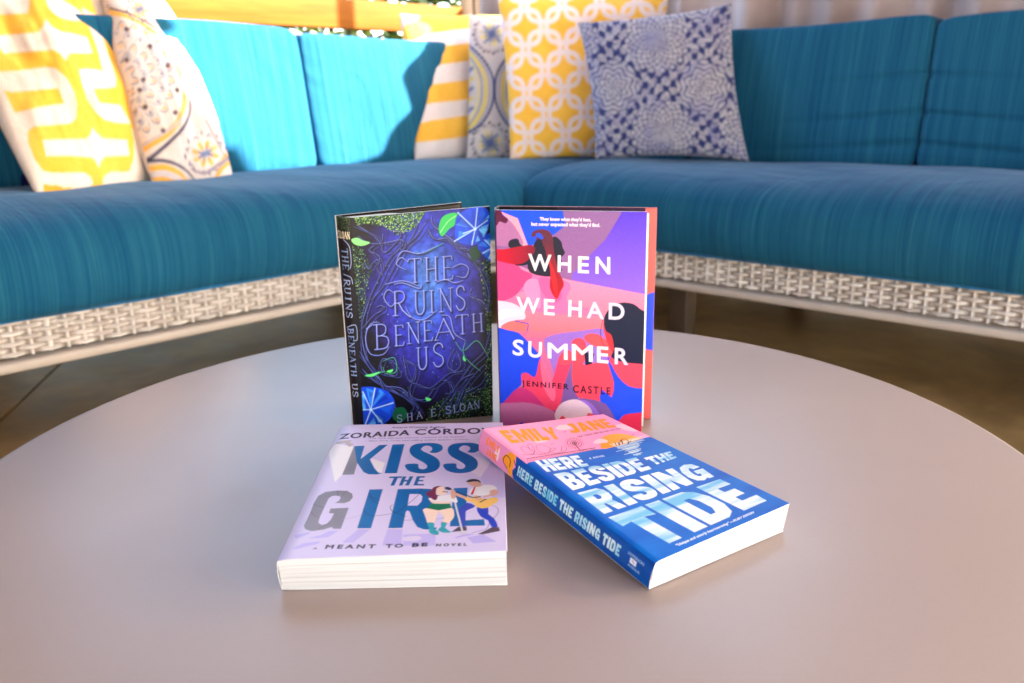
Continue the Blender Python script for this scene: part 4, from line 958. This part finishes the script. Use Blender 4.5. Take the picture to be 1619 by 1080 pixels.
# ------------------------------------------------------------------ books
def paper_grid(W, H, along, seed, base=(212, 209, 207), gray=(120, 114, 116), nl=40, strong=0):
    cv = Canvas(W, H, base); r = np.random.default_rng(seed)
    t = cv.V if along == 'v' else cv.U; k = cv.U if along == 'v' else cv.V
    tt = t+.012*np.sin(k*5+seed)*np.sin(t*3.1)
    a = np.zeros_like(t)
    for i in range(nl): c = r.random(); a += np.exp(-((tt-c)/.007)**2)*r.uniform(.05, .22)
    for i in range(strong): c = (i+.7)/(strong+.4)+r.uniform(-.04, .04); a += np.exp(-((tt-c-.01*np.sin(k*4+i))/.016)**2)*.22
    a = np.clip(a+(.06*(vnoise(W, H, 200, 60, seed, 1)-.5)), 0, 1)[..., None]
    cv.a = cv.a*(1-a)+lin(gray)*a; return cv
def skirted(cv, fn, off, name, mat, parent, edge=None, back_mat=None):
    """printed sheet with real thickness: front grid, rim, back"""
    W, H = cv.W, cv.H; F = fn(cv.U.ravel(), cv.V.ravel()); Bk = F+off
    V = np.concatenate([F, Bk]); n = W*H; f1 = grid_faces(W, H); f2 = grid_faces(W, H, True, n)
    i = np.arange(W-1); j = np.arange(H-1)*W
    rim = [np.stack([i+1, i, i+n, i+1+n], 1), np.stack([(H-1)*W+i, (H-1)*W+i+1, (H-1)*W+i+1+n, (H-1)*W+i+n], 1),
           np.stack([j, j+W, j+W+n, j+n], 1), np.stack([j+W+W-1, j+W-1, j+W-1+n, j+W+W-1+n], 1)]
    Fs = np.concatenate([f1, f2]+rim)
    idx = np.concatenate([np.zeros(len(f1)), np.ones(len(f2)), np.full(sum(map(len, rim)), 2)]).astype(int)
    cols = np.concatenate([cv.flat(), cv.flat()])
    return mesh(name, V, Fs, [mat, back_mat or M['white'], edge or M['white']], parent, True, idx, cols, world_space=True)
M['white'] = plain('white_card', (.82, .81, .80), .6, .03, 30, bmp=.05, spec=.3)
def lerp4(NL, NR, FR, FL):
    NL, NR, FR, FL = map(np.array, (NL, NR, FR, FL))
    def f(u, v): u = np.asarray(u)[:, None]; v = np.asarray(v)[:, None]; return (NL*(1-u)+NR*u)*(1-v)+(FL*(1-u)+FR*u)*v
    return f
def book_root(name, loc, label): return empty(name, tuple(loc), 0, label=label, cat='book')

def paperback(name, label, top, bot, art, spine_art, droop, round_, bulge, seed, strong, pages_base, spine_base):
    ft = lerp4(*top); fb = lerp4(*bot); loc = np.mean(bot, 0); loc[2] = min(b_[2] for b_ in bot)
    e = book_root(name, loc, label)
    def vol(u, v, w): w = np.asarray(w)[:, None]; return fb(u, v)*(1-w)+ft(u, v)*w
    U_ = lambda: np.array(top[1])-np.array(top[0]); ud = U_()/np.linalg.norm(U_())
    wf = lambda u: 1-round_*np.clip(1-u/droop, 0, 1)**2.2
    fr = lambda u, v: vol(u, v, wf(u))
    up = np.array(top[0])-np.array(bot[0]); up /= np.linalg.norm(up)
    skirted(art, fr, -up*.00035, 'front_cover', M['cover'], e)
    # spine: slightly bulged sheet from the front fold to the back fold
    w_top = 1-round_
    def sp(u, v):
        w = .012+(w_top-.012)*u; p = vol(np.zeros_like(u), v, w)
        return p-ud*(bulge*np.sin(np.pi*np.clip(u, 0, 1))**.8)[:, None]
    if spine_art is None: spine_art = Canvas(24, 120, spine_base)
    skirted(spine_art, sp, ud*.00035, 'spine', M['cover'], e)
    bc = Canvas(12, 40, spine_base); skirted(bc, lambda u, v: vol(1-u, v, np.full_like(u, .0)), up*.0004, 'back_cover', M['cover'], e)
    # page block: three visible faces and the top, inset under the cover
    V = []; Fs = []; Cc = []
    def face(cv, fn, flip=False):
        o = sum(len(q) for q in V); V.append(fn(cv.U.ravel(), cv.V.ravel())); Fs.append(grid_faces(cv.W, cv.H, flip, o)); Cc.append(cv.flat())
    wt = lambda u, t: .02+(wf(u)-.045)*t
    ue = lambda u: .002+u*.994
    inset = .0008
    face(paper_grid(150, 46, 'v', seed, pages_base, strong=strong), lambda a, t: vol(ue(a), np.full_like(a, inset), wt(ue(a), t)))
    face(paper_grid(200, 46, 'v', seed+1, pages_base, strong=strong), lambda a, t: vol(np.full_like(a, .996), inset+a*(1-2*inset), wt(np.full_like(a, .996), t)))
    face(paper_grid(80, 20, 'v', seed+2, pages_base), lambda a, t: vol(ue(a), np.full_like(a, 1-inset), wt(ue(a), t)), True)
    face(Canvas(20, 20, pages_base), lambda a, t: vol(ue(a), inset+t*(1-2*inset), wt(ue(a), np.ones_like(a))))
    face(Canvas(20, 20, pages_base), lambda a, t: vol(ue(a), inset+t*(1-2*inset), wt(ue(a), np.zeros_like(a))), True)
    mesh('page_block', np.concatenate(V), np.concatenate(Fs), M['pages'], e, True, cols=np.concatenate(Cc), world_space=True)
    return e
def ray_shift(p, z):                     # slide a point along its sight line to height z
    p = np.array(p, float); return CAM+(p-CAM)*(CAM_H-z)/(CAM_H-p[2])

# lavender paperback lying flat
k_bNL = at_z((446, 933), T+.0006); k_bNR = at_z((802, 925), T+.0006)
tNL = at_d((437, 885), (np.array([-.165, .4515, .355])-CAM)@FW); tNR = at_d((802, 871), (np.array([-.0178, .4584, .3545])-CAM)@FW)
tFR = at_d((795, 668), (np.array([-.0277, .6715, .357])-CAM)@FW); tFL = at_d((538, 672), (np.array([-.176, .6642, .3562])-CAM)@FW)
k_bFR = np.array([tFR[0], tFR[1], T+.0006]); k_bFL = np.array([tFL[0], tFL[1], T+.0006])
paperback('paperback_book', 'lavender paperback with blue and grey lettering and a singing couple, lying flat', [tNL, tNR, tFR, tFL], [k_bNL, k_bNR, k_bFR, k_bFL],
          art_kiss(), None, .07, .07, .0010, 5, 3, (214, 212, 213), (214, 204, 240))
# blue and pink paperback propped on its edge
b_NL = at_z((1026, 932), T+.0008); b_NR = at_z((1238, 840), T+.0008)
sFL = ray_shift([-.0469, .6269, .3499], .3625); q = (CAM_H-.3625)/(CAM_H-.3499)
tFL4 = CAM+(np.array([-.0431, .6263, .3704])-CAM)*q; tFR4 = CAM+(np.array([.0664, .7061, .3508])-CAM)*.985
up4 = tFL4-sFL
bFR4 = tFR4-up4*1.0
tNL4 = at_d((1037, 889), (b_NL-CAM)@FW+.000); tNR4 = at_d((1249, 796), (b_NR-CAM)@FW+.004)
paperback('paperback_book', 'blue and pink paperback with pale wave lettering, spine turned left, propped on the lavender one', [tNL4, tNR4, tFR4, tFL4], [b_NL, b_NR, bFR4, sFL],
          art_tide(), art_tide_spine(), .035, .05, .0012, 9, 0, (196, 194, 196), (0, 50, 140))

def hardcover(name, label, f0b, f1b, f0t, f1t, s0b, s0t, b1t, art, spine_art, back_in, page_poly, jacket_edge, page_drop=.0022):
    """standing open a little; f = front cover corners (b bottom, t top), s0 = outer spine edge, b1t = far top corner of the back cover"""
    loc = (f0b+f1b)/2; e = book_root(name, (loc[0], loc[1], T), label)
    n = np.cross(f1b-f0b, np.array([0, 0, 1.])); n /= np.linalg.norm(n)   # towards the viewer
    if n[1] > 0: n = -n
    front = lerp4(f0b, f1b, f1t, f0t)
    o = skirted(art, front, -n*.0028, 'front_cover', M['jacket'], e, edge=M['white'], back_mat=M['black'])
    sp = lerp4(s0b, f0b, f0t, s0t); w = f0b-s0b; w[2] = 0; w /= np.linalg.norm(w)
    nn = np.cross(w, np.array([0, 0, 1.])); nn = nn if nn[0] < 0 or nn[1] < 0 else -nn
    skirted(spine_art, lambda u, v: sp(u, v)+nn*(.0022*np.sin(np.pi*u))[:, None], -nn*.002, 'spine', M['jacket'], e, edge=M['black'], back_mat=M['black'])
    b1b = np.array([b1t[0], b1t[1], s0b[2]])
    bd = b1b-s0b; bd[2] = 0; bn = np.cross(bd, np.array([0, 0, 1.])); bn /= np.linalg.norm(bn)
    if bn[1] > 0: bn = -bn                       # inner side looks at the viewer
    skirted(back_in, lerp4(s0b, b1b, b1t, s0t), -bn*.0028, 'back_cover', M['jacket'], e, edge=M['white'] if jacket_edge is None else jacket_edge, back_mat=M['black'])
    # pages
    zt = min(f0t[2], f1t[2])-page_drop
    P = page_poly; k = len(P)
    V = [(x, y, T+.004) for x, y in P]+[(x, y, zt+hz) for (x, y), hz in zip(P, [0]*k)]
    Fs = [tuple(range(k))[::-1], tuple(range(k, 2*k))]+[(i, (i+1) % k, (i+1) % k+k, i+k) for i in range(k)]
    mesh('page_block', V, Fs, M['white'], e, False, world_space=True)
    return e
def L2(a, b, t): return a[:2]*(1-t)+b[:2]*t
# night-blue hardcover
zt = T+.209
f0b, f1b = at_z((575.3, 675), T+.0005), at_z((779.5, 657), T+.0005)
f0t = at_d((553.2, 344.5), (np.array([-.1657, .7273, .5364])-CAM)@FW); f1t = at_d((774.5, 326), (np.array([-.04, .7673, .5413])-CAM)@FW)
s0b = at_z((554, 676), T+.0005)+np.array([.002, .004, 0]); s0t = at_z((531, 341), zt-.001); b1t = at_z((730, 320), zt+.001)
fi = np.array([.0012, -.0040])*-1
pp = [L2(f0t, f1t, .04)+fi, L2(f0t, f1t, .985)+fi, L2(f0t, f1t, .985)+fi*1.9, L2(f0t, f1t, .5)+fi*2.2, L2(s0t, b1t, .38)-fi*.6, L2(s0t, b1t, .06)-fi*.5]
bi = Canvas(30, 60, (26, 22, 24))
hardcover('hardcover_book', 'dark blue hardcover with carved silver lettering, moss and morning glories, standing at left', f0b, f1b, f0t, f1t, s0b, s0t, b1t, art_ruins(), art_ruins_spine(), bi, pp, None, .0002)
# pink and violet hardcover
f0b, f1b = at_z((791.7, 672), T+.0005), at_z((1014, 682.3), T+.0005)
f0t = at_d((783.7, 332), (np.array([-.0328, .7371, .5412])-CAM)@FW); f1t = at_d((1023, 335), (np.array([.1064, .7132, .541])-CAM)@FW)
s0t = at_z((786, 326), T+.211); b1t = at_z((1039, 328.5), T+.211); s0b = np.array([s0t[0]+.002, s0t[1], T+.0005])
fi = np.array([.0006, .0034])
pp = [L2(f0t, f1t, .03)+fi, L2(f0t, f1t, 1.012)+fi, L2(f0t, f1t, 1.012)+fi*2.6, L2(f0t, f1t, .35)+fi*2.2, L2(f0t, f1t, .03)+fi*1.6]
bi = Canvas(220, 200, (58, 34, 62)); bi.poly([(0, 0), (.38, 0), (.38, 1), (0, 1)], (20, 18, 22), uv=True)
bi.poly([(.93, 0), (1, 0), (1, 1), (.93, 1)], (240, 104, 100), uv=True); bi.poly([(.93, .35), (1, .34), (1, .62), (.93, .60)], (52, 82, 236), uv=True)
hardcover('hardcover_book', 'pink, violet and blue hardcover with white lettering over swimmers, standing at right', f0b, f1b, f0t, f1t, s0b, s0t, b1t, art_summer(), Canvas(20, 60, (90, 30, 66)), bi, pp, plain('coral_edge', (.78, .25, .18), .4, .05, 20))
# ------------------------------------------------------------------ pillows
PIN = [(.1, .9), (.9, .9), (.9, .1), (.1, .1)]
def hm_uv(px): return homog(px, PIN)
def bumpf(p, a, b, c=1): return np.exp(-(((p[0]-a[0])**2+(p[1]-a[1])**2)/b**2))
z5 = crop(0, 0, 3.3737); z6 = crop(620, 0, 2.7914)
def art_chain(px):
    cv = Canvas(190, 210, (255, 186, 52), hm_uv(px)); w = (238, 224, 214); P = lambda p, c=w, sm=2: cv.poly(z5(p), c, 1, sm)
    cv.a[:] = mixc((250, 186, 50), (255, 206, 84), vnoise(cv.W, cv.H, 5, 5, 50))
    P([(-300, -400), (160, -400), (160, -20), (150, 70), (-60, 80), (-300, 80)], w, 1)
    P([(240, -60), (252, 20), (285, 70), (350, 102), (440, 112), (435, 70), (400, 40), (350, 12), (300, -30)])
    P([(430, -300), (620, -300), (560, 60), (500, 110), (470, 60), (430, 40), (520, 80), (480, -20)])
    P([(440, 40), (520, 110), (560, 240), (620, 420), (600, 470), (545, 372), (530, 300), (490, 180), (455, 100)], w, 2)
    P([(-40, 192), (100, 182), (205, 172), (232, 140), (245, 104), (280, 145), (330, 170), (400, 182), (466, 200), (496, 286), (420, 284), (372, 282), (350, 325), (320, 285), (285, 266), (160, 274), (20, 286)], w, 1)
    cv.rings([z5([(-300, 385), (-100, 388), (100, 378), (240, 358), (300, 366), (358, 420), (395, 490), (412, 560), (405, 635), (372, 660), (250, 668), (180, 675), (150, 700), (150, 760), (185, 850), (230, 912), (280, 922), (450, 920), (485, 945), (498, 980), (470, 1010), (360, 1000), (230, 985), (235, 1060), (100, 1100), (-300, 1100)]), z5([(18, 480), (60, 492), (160, 484), (312, 470), (344, 552), (220, 570), (80, 602)])], w, 1)
    P([(422, 372), (460, 366), (545, 376), (590, 400), (592, 470), (496, 474), (530, 548), (640, 560), (700, 660), (620, 655), (560, 640), (510, 600), (465, 530), (438, 450)], w, 1)
    P([(228, 748), (350, 742), (460, 740), (485, 715), (492, 680), (515, 710), (548, 738), (610, 742), (678, 746), (692, 830), (560, 836), (540, 860), (527, 895), (508, 855), (485, 838), (350, 830), (246, 834)], w, 1)
    P([(548, 985), (555, 940), (590, 918), (690, 915), (712, 850), (715, 740), (700, 680), (820, 800), (860, 1100), (560, 1100)], w, 1)
    P([(500, 1010), (560, 1000), (620, 1100), (350, 1100), (380, 1040)], w, 1)
    cv.poly(z5([(228, 982), (320, 990), (378, 1036), (260, 1046)]), (252, 176, 44), 1, 1)
    return cv
def star(cv, z, c, R0, cols, k=8, core=(110, 128, 170), sq=1.):
    for i in range(k):
        a = 2*math.pi*i/k+.2; d = np.array([math.cos(a), math.sin(a)]); n = np.array([-d[1], d[0]])
        pt = lambda r, s: (c[0]+(d[0]*r+n[0]*s)*sq, c[1]+d[1]*r+n[1]*s)
        cv.poly(z([pt(R0*.2, -R0*.05), pt(R0*.5, -R0*.15), pt(R0*.8, 0), pt(R0*.5, R0*.15), pt(R0*.2, R0*.05)]), cols[i % len(cols)], 1, 2)
        cv.line(z([pt(R0*.05, 0), pt(R0*.45, 0)]), 2.2, core)
        a2 = a+math.pi/k; e = cv.px(z([(c[0]+math.cos(a2)*R0*1.15*sq, c[1]+math.sin(a2)*R0*1.15)]))[0]
        cv.segs(np.array([[*e, *(e+1.5)]]), 3, (62, 60, 92), .9); cv.line(z([pt(R0*.95, -R0*.12), pt(R0*1.12, 0), pt(R0*.95, R0*.12)]), 1.4, (80, 84, 122), .9)
    e = cv.px(z([c]))[0]; cv.segs(np.array([[*e, *e]]), 4, core)
def dotted(cv, z, p, w, c, sm=8):
    q = cv.px(z(smooth(p, sm, False))); L = np.r_[0, np.cumsum(np.hypot(*np.diff(q, axis=0).T))]
    for t in np.arange(0, L[-1], w*1.25):
        x = np.interp(t, L, q[:, 0]); y = np.interp(t, L, q[:, 1]); cv.segs(np.array([[x, y, x, y]]), w, c)
    cv.line(z(p), w*.55, c, 1, sm)
def art_medallion(px):
    cv = Canvas(200, 220, (226, 214, 210), hm_uv(px)); L = lambda p, w, c, sm=8: cv.line(z5(p), w, c, 1, sm)
    cv.a[:] = mixc((232, 220, 214), (214, 204, 208), vnoise(cv.W, cv.H, 8, 8, 60))
    nv, ye, gr = (60, 60, 92), (246, 182, 74), (140, 150, 178)
    r = random.Random(8)
    ring = [(480, 20), (565, 60), (690, 92), (820, 170), (905, 270), (960, 400), (982, 530), (955, 640), (890, 715), (790, 775), (700, 830)]
    L([(x+14, y-18) for x, y in ring], 4, (236, 206, 176)); L(ring, 5, ye); L([(x+30, y-34) for x, y in ring], 2, (190, 186, 200))
    dotted(cv, z5, [(470, -40), (565, 34), (700, 76), (840, 160), (930, 280), (990, 420), (1016, 560), (985, 670), (900, 762), (790, 855), (700, 920)], 3.4, nv)
    c0 = (650, 430)
    for k, (rx, n_, cc) in enumerate(((70, 8, ye), (120, 12, gr), (165, 16, (250, 200, 110)), (215, 20, (112, 122, 158)), (262, 24, ye))):
        for i in range(n_):
            a = 2*math.pi*(i+.5*(k % 2))/n_; d = np.array([math.cos(a), math.sin(a)*1.12]); m_ = np.array([-math.sin(a), math.cos(a)*1.12])
            w_ = rx*math.pi/n_*.62; P_ = lambda s, t: (c0[0]+d[0]*(rx+s)+m_[0]*t, c0[1]+d[1]*(rx+s)+m_[1]*t)
            cv.line(z5([P_(-16, -w_), P_(10, -w_*.7), P_(20, 0), P_(10, w_*.7), P_(-16, w_)]), 1.3, gr if k % 2 else (104, 112, 150), .9, 3)
            cv.poly(z5([P_(-10, 0), P_(2, -w_*.4), P_(12, 0), P_(2, w_*.4)]), cc, .95, 2)
    for x, y in ((675, 155), (800, 245), (895, 350), (945, 480), (935, 600), (870, 695), (765, 425), (675, 320), (745, 480), (775, 570), (700, 605)):
        cv.poly(z5([(x-16, y), (x, y-14), (x+16, y), (x, y+16)]), (70, 44, 60), .9, 2)
    star(cv, z5, (1096, 820), 95, [ye, (250, 196, 96)], 8); star(cv, z5, (745, 50), 60, [(240, 190, 110)], 8)
    dotted(cv, z5, [(780, 862), (860, 856), (940, 876), (1010, 925), (1060, 1000)], 3, nv)
    for q in range(3): L([(790, 905+q*34), (880, 893+q*34), (960, 925+q*34), (1000, 975+q*30)], 4, [ye, (214, 204, 214), ye][q])
    for q in range(3): L([(1250, 800+q*26), (1190, 850+q*22), (1150, 960), (1140, 1000)], 3, [ye, gr, ye][q])
    L([(1100, 640), (1160, 760), (1210, 840), (1240, 850)], 2, nv); L([(1120, 600), (1200, 700), (1250, 760)], 4, ye)
    L([(1020, 900), (1090, 925), (1160, 880), (1220, 840)], 2, (150, 140, 160))
    for q in range(4): L([(860, -60+q*60), (960, 60+q*80), (1060, 260+q*90), (1120, 420+q*70)], 2.4, [(230, 190, 140), gr, (240, 200, 140), (176, 174, 196)][q])
    return cv
def art_stripes(px):
    cv = Canvas(150, 190, (236, 228, 234), hm_uv(px)); X = [20, 75, 180, 345, 700]
    b = [(-40, -60, -80, -90, -90), (205, 190, 145, 125, 110), (260, 248, 208, 190, 180), (340, 327, 290, 268, 255), (415, 403, 372, 352, 340), (490, 479, 455, 438, 425), (565, 557, 530, 508, 495), (640, 632, 622, 600, 585)]
    ye = mixc((250, 190, 68), (255, 208, 98), vnoise(cv.W, cv.H, 4, 4, 70))
    for i in (0, 2, 4, 6):
        p = list(zip(X, b[i]))+list(zip(X, b[i+1]))[::-1]; cv.poly(z6(p), ye)
    cv.poly(z6([(0, 40), (120, 68), (110, 90), (60, 102), (40, 150), (0, 200)]), (240, 222, 214), 1, 2)
    return cv
def art_scallop(px):
    cv = Canvas(170, 220, (214, 208, 216), hm_uv(px)); nv, ye = (74, 86, 140), (226, 208, 120)
    cv.a[:] = mixc((222, 216, 220), (200, 198, 212), vnoise(cv.W, cv.H, 9, 9, 80))
    for c in ((440, 150), (432, 632), (700, 400)): star(cv, z6, c, 76, [(196, 196, 190), (150, 160, 190), (226, 214, 150)], 12, (84, 104, 160), .95)
    for s, x0 in ((1, 450), (-1, 452)):
        arc = [(x0-s*110, 200), (x0-s*50, 260), (x0-s*10, 330), (x0-s*2, 400), (x0-s*12, 470), (x0-s*55, 545), (x0-s*120, 590)]
        dotted(cv, z6, arc, 4.2, nv)
        for d, w, c in ((18, 2, (150, 156, 190)), (34, 5, ye), (52, 2, (140, 150, 180)), (66, 3, (222, 212, 160))): cv.line(z6([(x-s*d, y) for x, y in arc]), w, c)
        for k in range(5): cv.line(z6([(x0-s*96, 300+k*44), (x0-s*120, 320+k*44)]), 4, [(120, 134, 180), ye][k % 2])
    return cv
def art_links(px):
    cv = Canvas(220, 220, (255, 184, 58), hm_uv(px)); q = smooth
    cv.a[:] = mixc((250, 188, 58), (255, 206, 88), vnoise(cv.W, cv.H, 4, 4, 90)); w = (240, 226, 230)
    px_, py_ = 83., 97.
    for i in range(-2, 11):
        for j in range(-2, 9):
            if (i+j) % 2: continue
            cx = 500+i*px_+j*3; cy = 30+j*py_-i*5; r = 68
            p = [(cx+r*1.02*np.sign(math.cos(a))*abs(math.cos(a))**.62, cy+r*1.12*np.sign(math.sin(a))*abs(math.sin(a))**.62) for a in np.linspace(0, 2*math.pi, 25)]
            cv.line(z6(p), 5.0, w, 1, 0)
    cv.poly(z6([(495, 640), (535, 655), (560, 700), (480, 720)]), (246, 214, 190), .8, 2)
    return cv
def art_damask(px):
    cv = Canvas(290, 290, (66, 80, 132), hm_uv(px)); Hm = np.linalg.inv(cv.Hm)
    g = hmap(Hm, np.c_[cv.U.ravel(), cv.V.ravel()]); X = ((g[:, 0]-620)*2.7914).reshape(cv.U.shape); Y = (g[:, 1]*2.7914).reshape(cv.U.shape)
    n = vnoise(cv.W, cv.H, 70, 70, 95, 2); T_ = np.zeros_like(X); K = np.zeros_like(X)
    for i in range(-2, 4):
        for j in range(-2, 3):
            for (bx, by, R0, m) in ((1170, 180, 140, 18), (1375+0, 385, 118, 8)):
                cx = bx+i*400+j*25; cy = by+j*405
                if m == 14: cx = bx+i*400+j*25
                dx, dy = X-cx, Y-cy; r = np.hypot(dx, dy)/R0; th = np.arctan2(dy, dx)
                e = 1+.07*np.cos(m*th); a = np.clip((e-r)*14, 0, 1)
                f = .5+.5*np.cos(r*30+2.4*np.cos(m*th)+(.0 if m == 14 else 1)); f = f*.75+.25*(.5+.5*np.cos(m*th+r*6))
                pet = np.clip((f-.30)*2.2, 0, 1)
                T_ = np.where(a > .01, T_*(1-a)+a*(.35+.65*pet), T_); K = np.maximum(K, a)
    th = .5+.5*np.sin(X/10.)*np.sin(Y/11.+np.sin(X/23.)); leaf = np.clip((th+.6*n-.62)*4, 0, 1)*.7
    t = np.where(K > .3, T_, leaf); t = np.clip(t*(.45+1.15*n), 0, 1)
    cv.a = lin((44, 56, 112))*(1-t[..., None])+lin((186, 184, 196))*t[..., None]
    pk = np.clip(vnoise(cv.W, cv.H, 12, 12, 97, 2)*3-1.4, 0, 1)[..., None]*.35; cv.a = cv.a*(1-pk)+lin((104, 106, 178))*pk*(.5+.5*t[..., None])+cv.a*pk*0
    return cv
def pillow(label, px, dep, art, th=.075, pinch=.05, group='patterned throw pillows on the corner lounge', mat=None, n=60, wr=1, bias=(0, 0), seed=0):
    TL, TR, BR, BL = [at_d(p, d) for p, d in zip(px, dep)]
    W, H = (art.W, art.H) if art else (n, n)
    u = np.linspace(0, 1, W); v = np.linspace(0, 1, H); U, V = np.meshgrid(u, v); x = 2*U-1; y = 2*V-1
    x2 = x*(1-pinch*(1-y*y)**1.0*np.abs(x)**2); y2 = y*(1-pinch*(1-x*x)*np.abs(y)**2)
    U2 = ((x2+1)/2)[..., None]; V2 = ((y2+1)/2)[..., None]
    P = (BL*(1-U2)+BR*U2)*(1-V2)+(TL*(1-U2)+TR*U2)*V2
    nrm = np.cross(TR-TL, TL-BL); nrm /= np.linalg.norm(nrm)
    if nrm @ (CAM-P.mean((0, 1))) < 0: nrm = -nrm
    t = th*(np.clip(1-x**2, 0, 1)*np.clip(1-y**2, 0, 1))**.42
    wv = (vnoise(W, H, 4, 4, 200+seed, 3)-.5)*.8+(vnoise(W, H, 12, 5, 300+seed, 2)-.5)*.2
    t1 = t*(1+wv*wr*.7)
    ctr = P.mean((0, 1)); ctr[2] = min(BL[2], BR[2])
    e = None
    F = P+nrm*t1[..., None]; B = P-nrm*t[..., None]
    V_ = np.concatenate([F.reshape(-1, 3), B.reshape(-1, 3)])-ctr; N0 = W*H
    Fs = np.concatenate([grid_faces(W, H), grid_faces(W, H, True, N0)])
    cols = None
    if art:                               # lay the print on the puffed cloth
        d = F.reshape(-1, 3)-CAM; zz = d@FW; uv = hmap(art.Hm, np.c_[PPX+F_PX*(d@RT)/zz, PPY-F_PX*(d@UP)/zz])
        gx = np.clip(uv[:, 0], 0, 1)*(W-1.001); gy = np.clip(uv[:, 1], 0, 1)*(H-1.001); ix = gx.astype(int); iy = gy.astype(int); fx = (gx-ix)[:, None]; fy = (gy-iy)[:, None]; A = art.a
        cf = (A[iy, ix]*(1-fx)+A[iy, ix+1]*fx)*(1-fy)+(A[iy+1, ix]*(1-fx)+A[iy+1, ix+1]*fx)*fy
        cols = np.concatenate([cf, np.tile(art.flat().mean(0), (N0, 1))])
    o = mesh('throw_pillow', V_, Fs, mat or M['print_fabric'], None, cols=cols); o.location = ctr
    return tag(o, label, 'pillow', group)
q = [(-130, -80), (160, -45), (243, 288), (60, 314)]
pillow('yellow and cream pillow with bold interlocking band print, large and leftmost', q, [1.95, 2.18, 2.05, 1.70], art_chain([(-135, -80), (165, -45), (243, 288), (60, 314)]), .085, -.03, seed=1)
q = [(158, -38), (262, 6), (368, 281), (243, 291)]
pillow('beige pillow with a yellow ringed medallion and small star flower on the left sofa', q, [2.1, 2.32, 2.16, 1.98], art_medallion(q), .06, -.06, seed=2)
q = [(632, 22), (806, 24), (830, 252), (656, 254)]
pillow('yellow and white striped pillow, leftmost of the group in the corner', q, [2.86, 3.1, 3.0, 2.76], art_stripes(q), .055, .03, seed=3)
q = [(742, 22), (880, 58), (892, 250), (738, 252)]
pillow('grey and blue scalloped pillow, a strip of it showing beside the striped pillow', q, [2.88, 3.0, 2.9, 2.78], art_scallop(q), .04, .02, seed=4)
q = [(786, -8), (1056, -4), (1040, 252), (807, 252)]
pillow('bright yellow pillow with a white chain link print, behind the blue and white one', q, [2.80, 2.98, 2.9, 2.68], art_links(q), .055, .035, seed=5)
q = [(913, 36), (1157, 6), (1184, 255), (941, 252)]
pillow('blue and white pillow printed with lacy medallions, rightmost of the group', q, [2.66, 2.56, 2.42, 2.56], art_damask(q), .06, .07, seed=6)
q = [(-150, 150), (64, 182), (72, 302), (-130, 322)]
pillow('plain dark navy pillow tucked behind the leftmost pillow at the frame edge', q, [1.92, 2.02, 1.95, 1.87], None, .05, .05, mat=M['navy'], group=None)
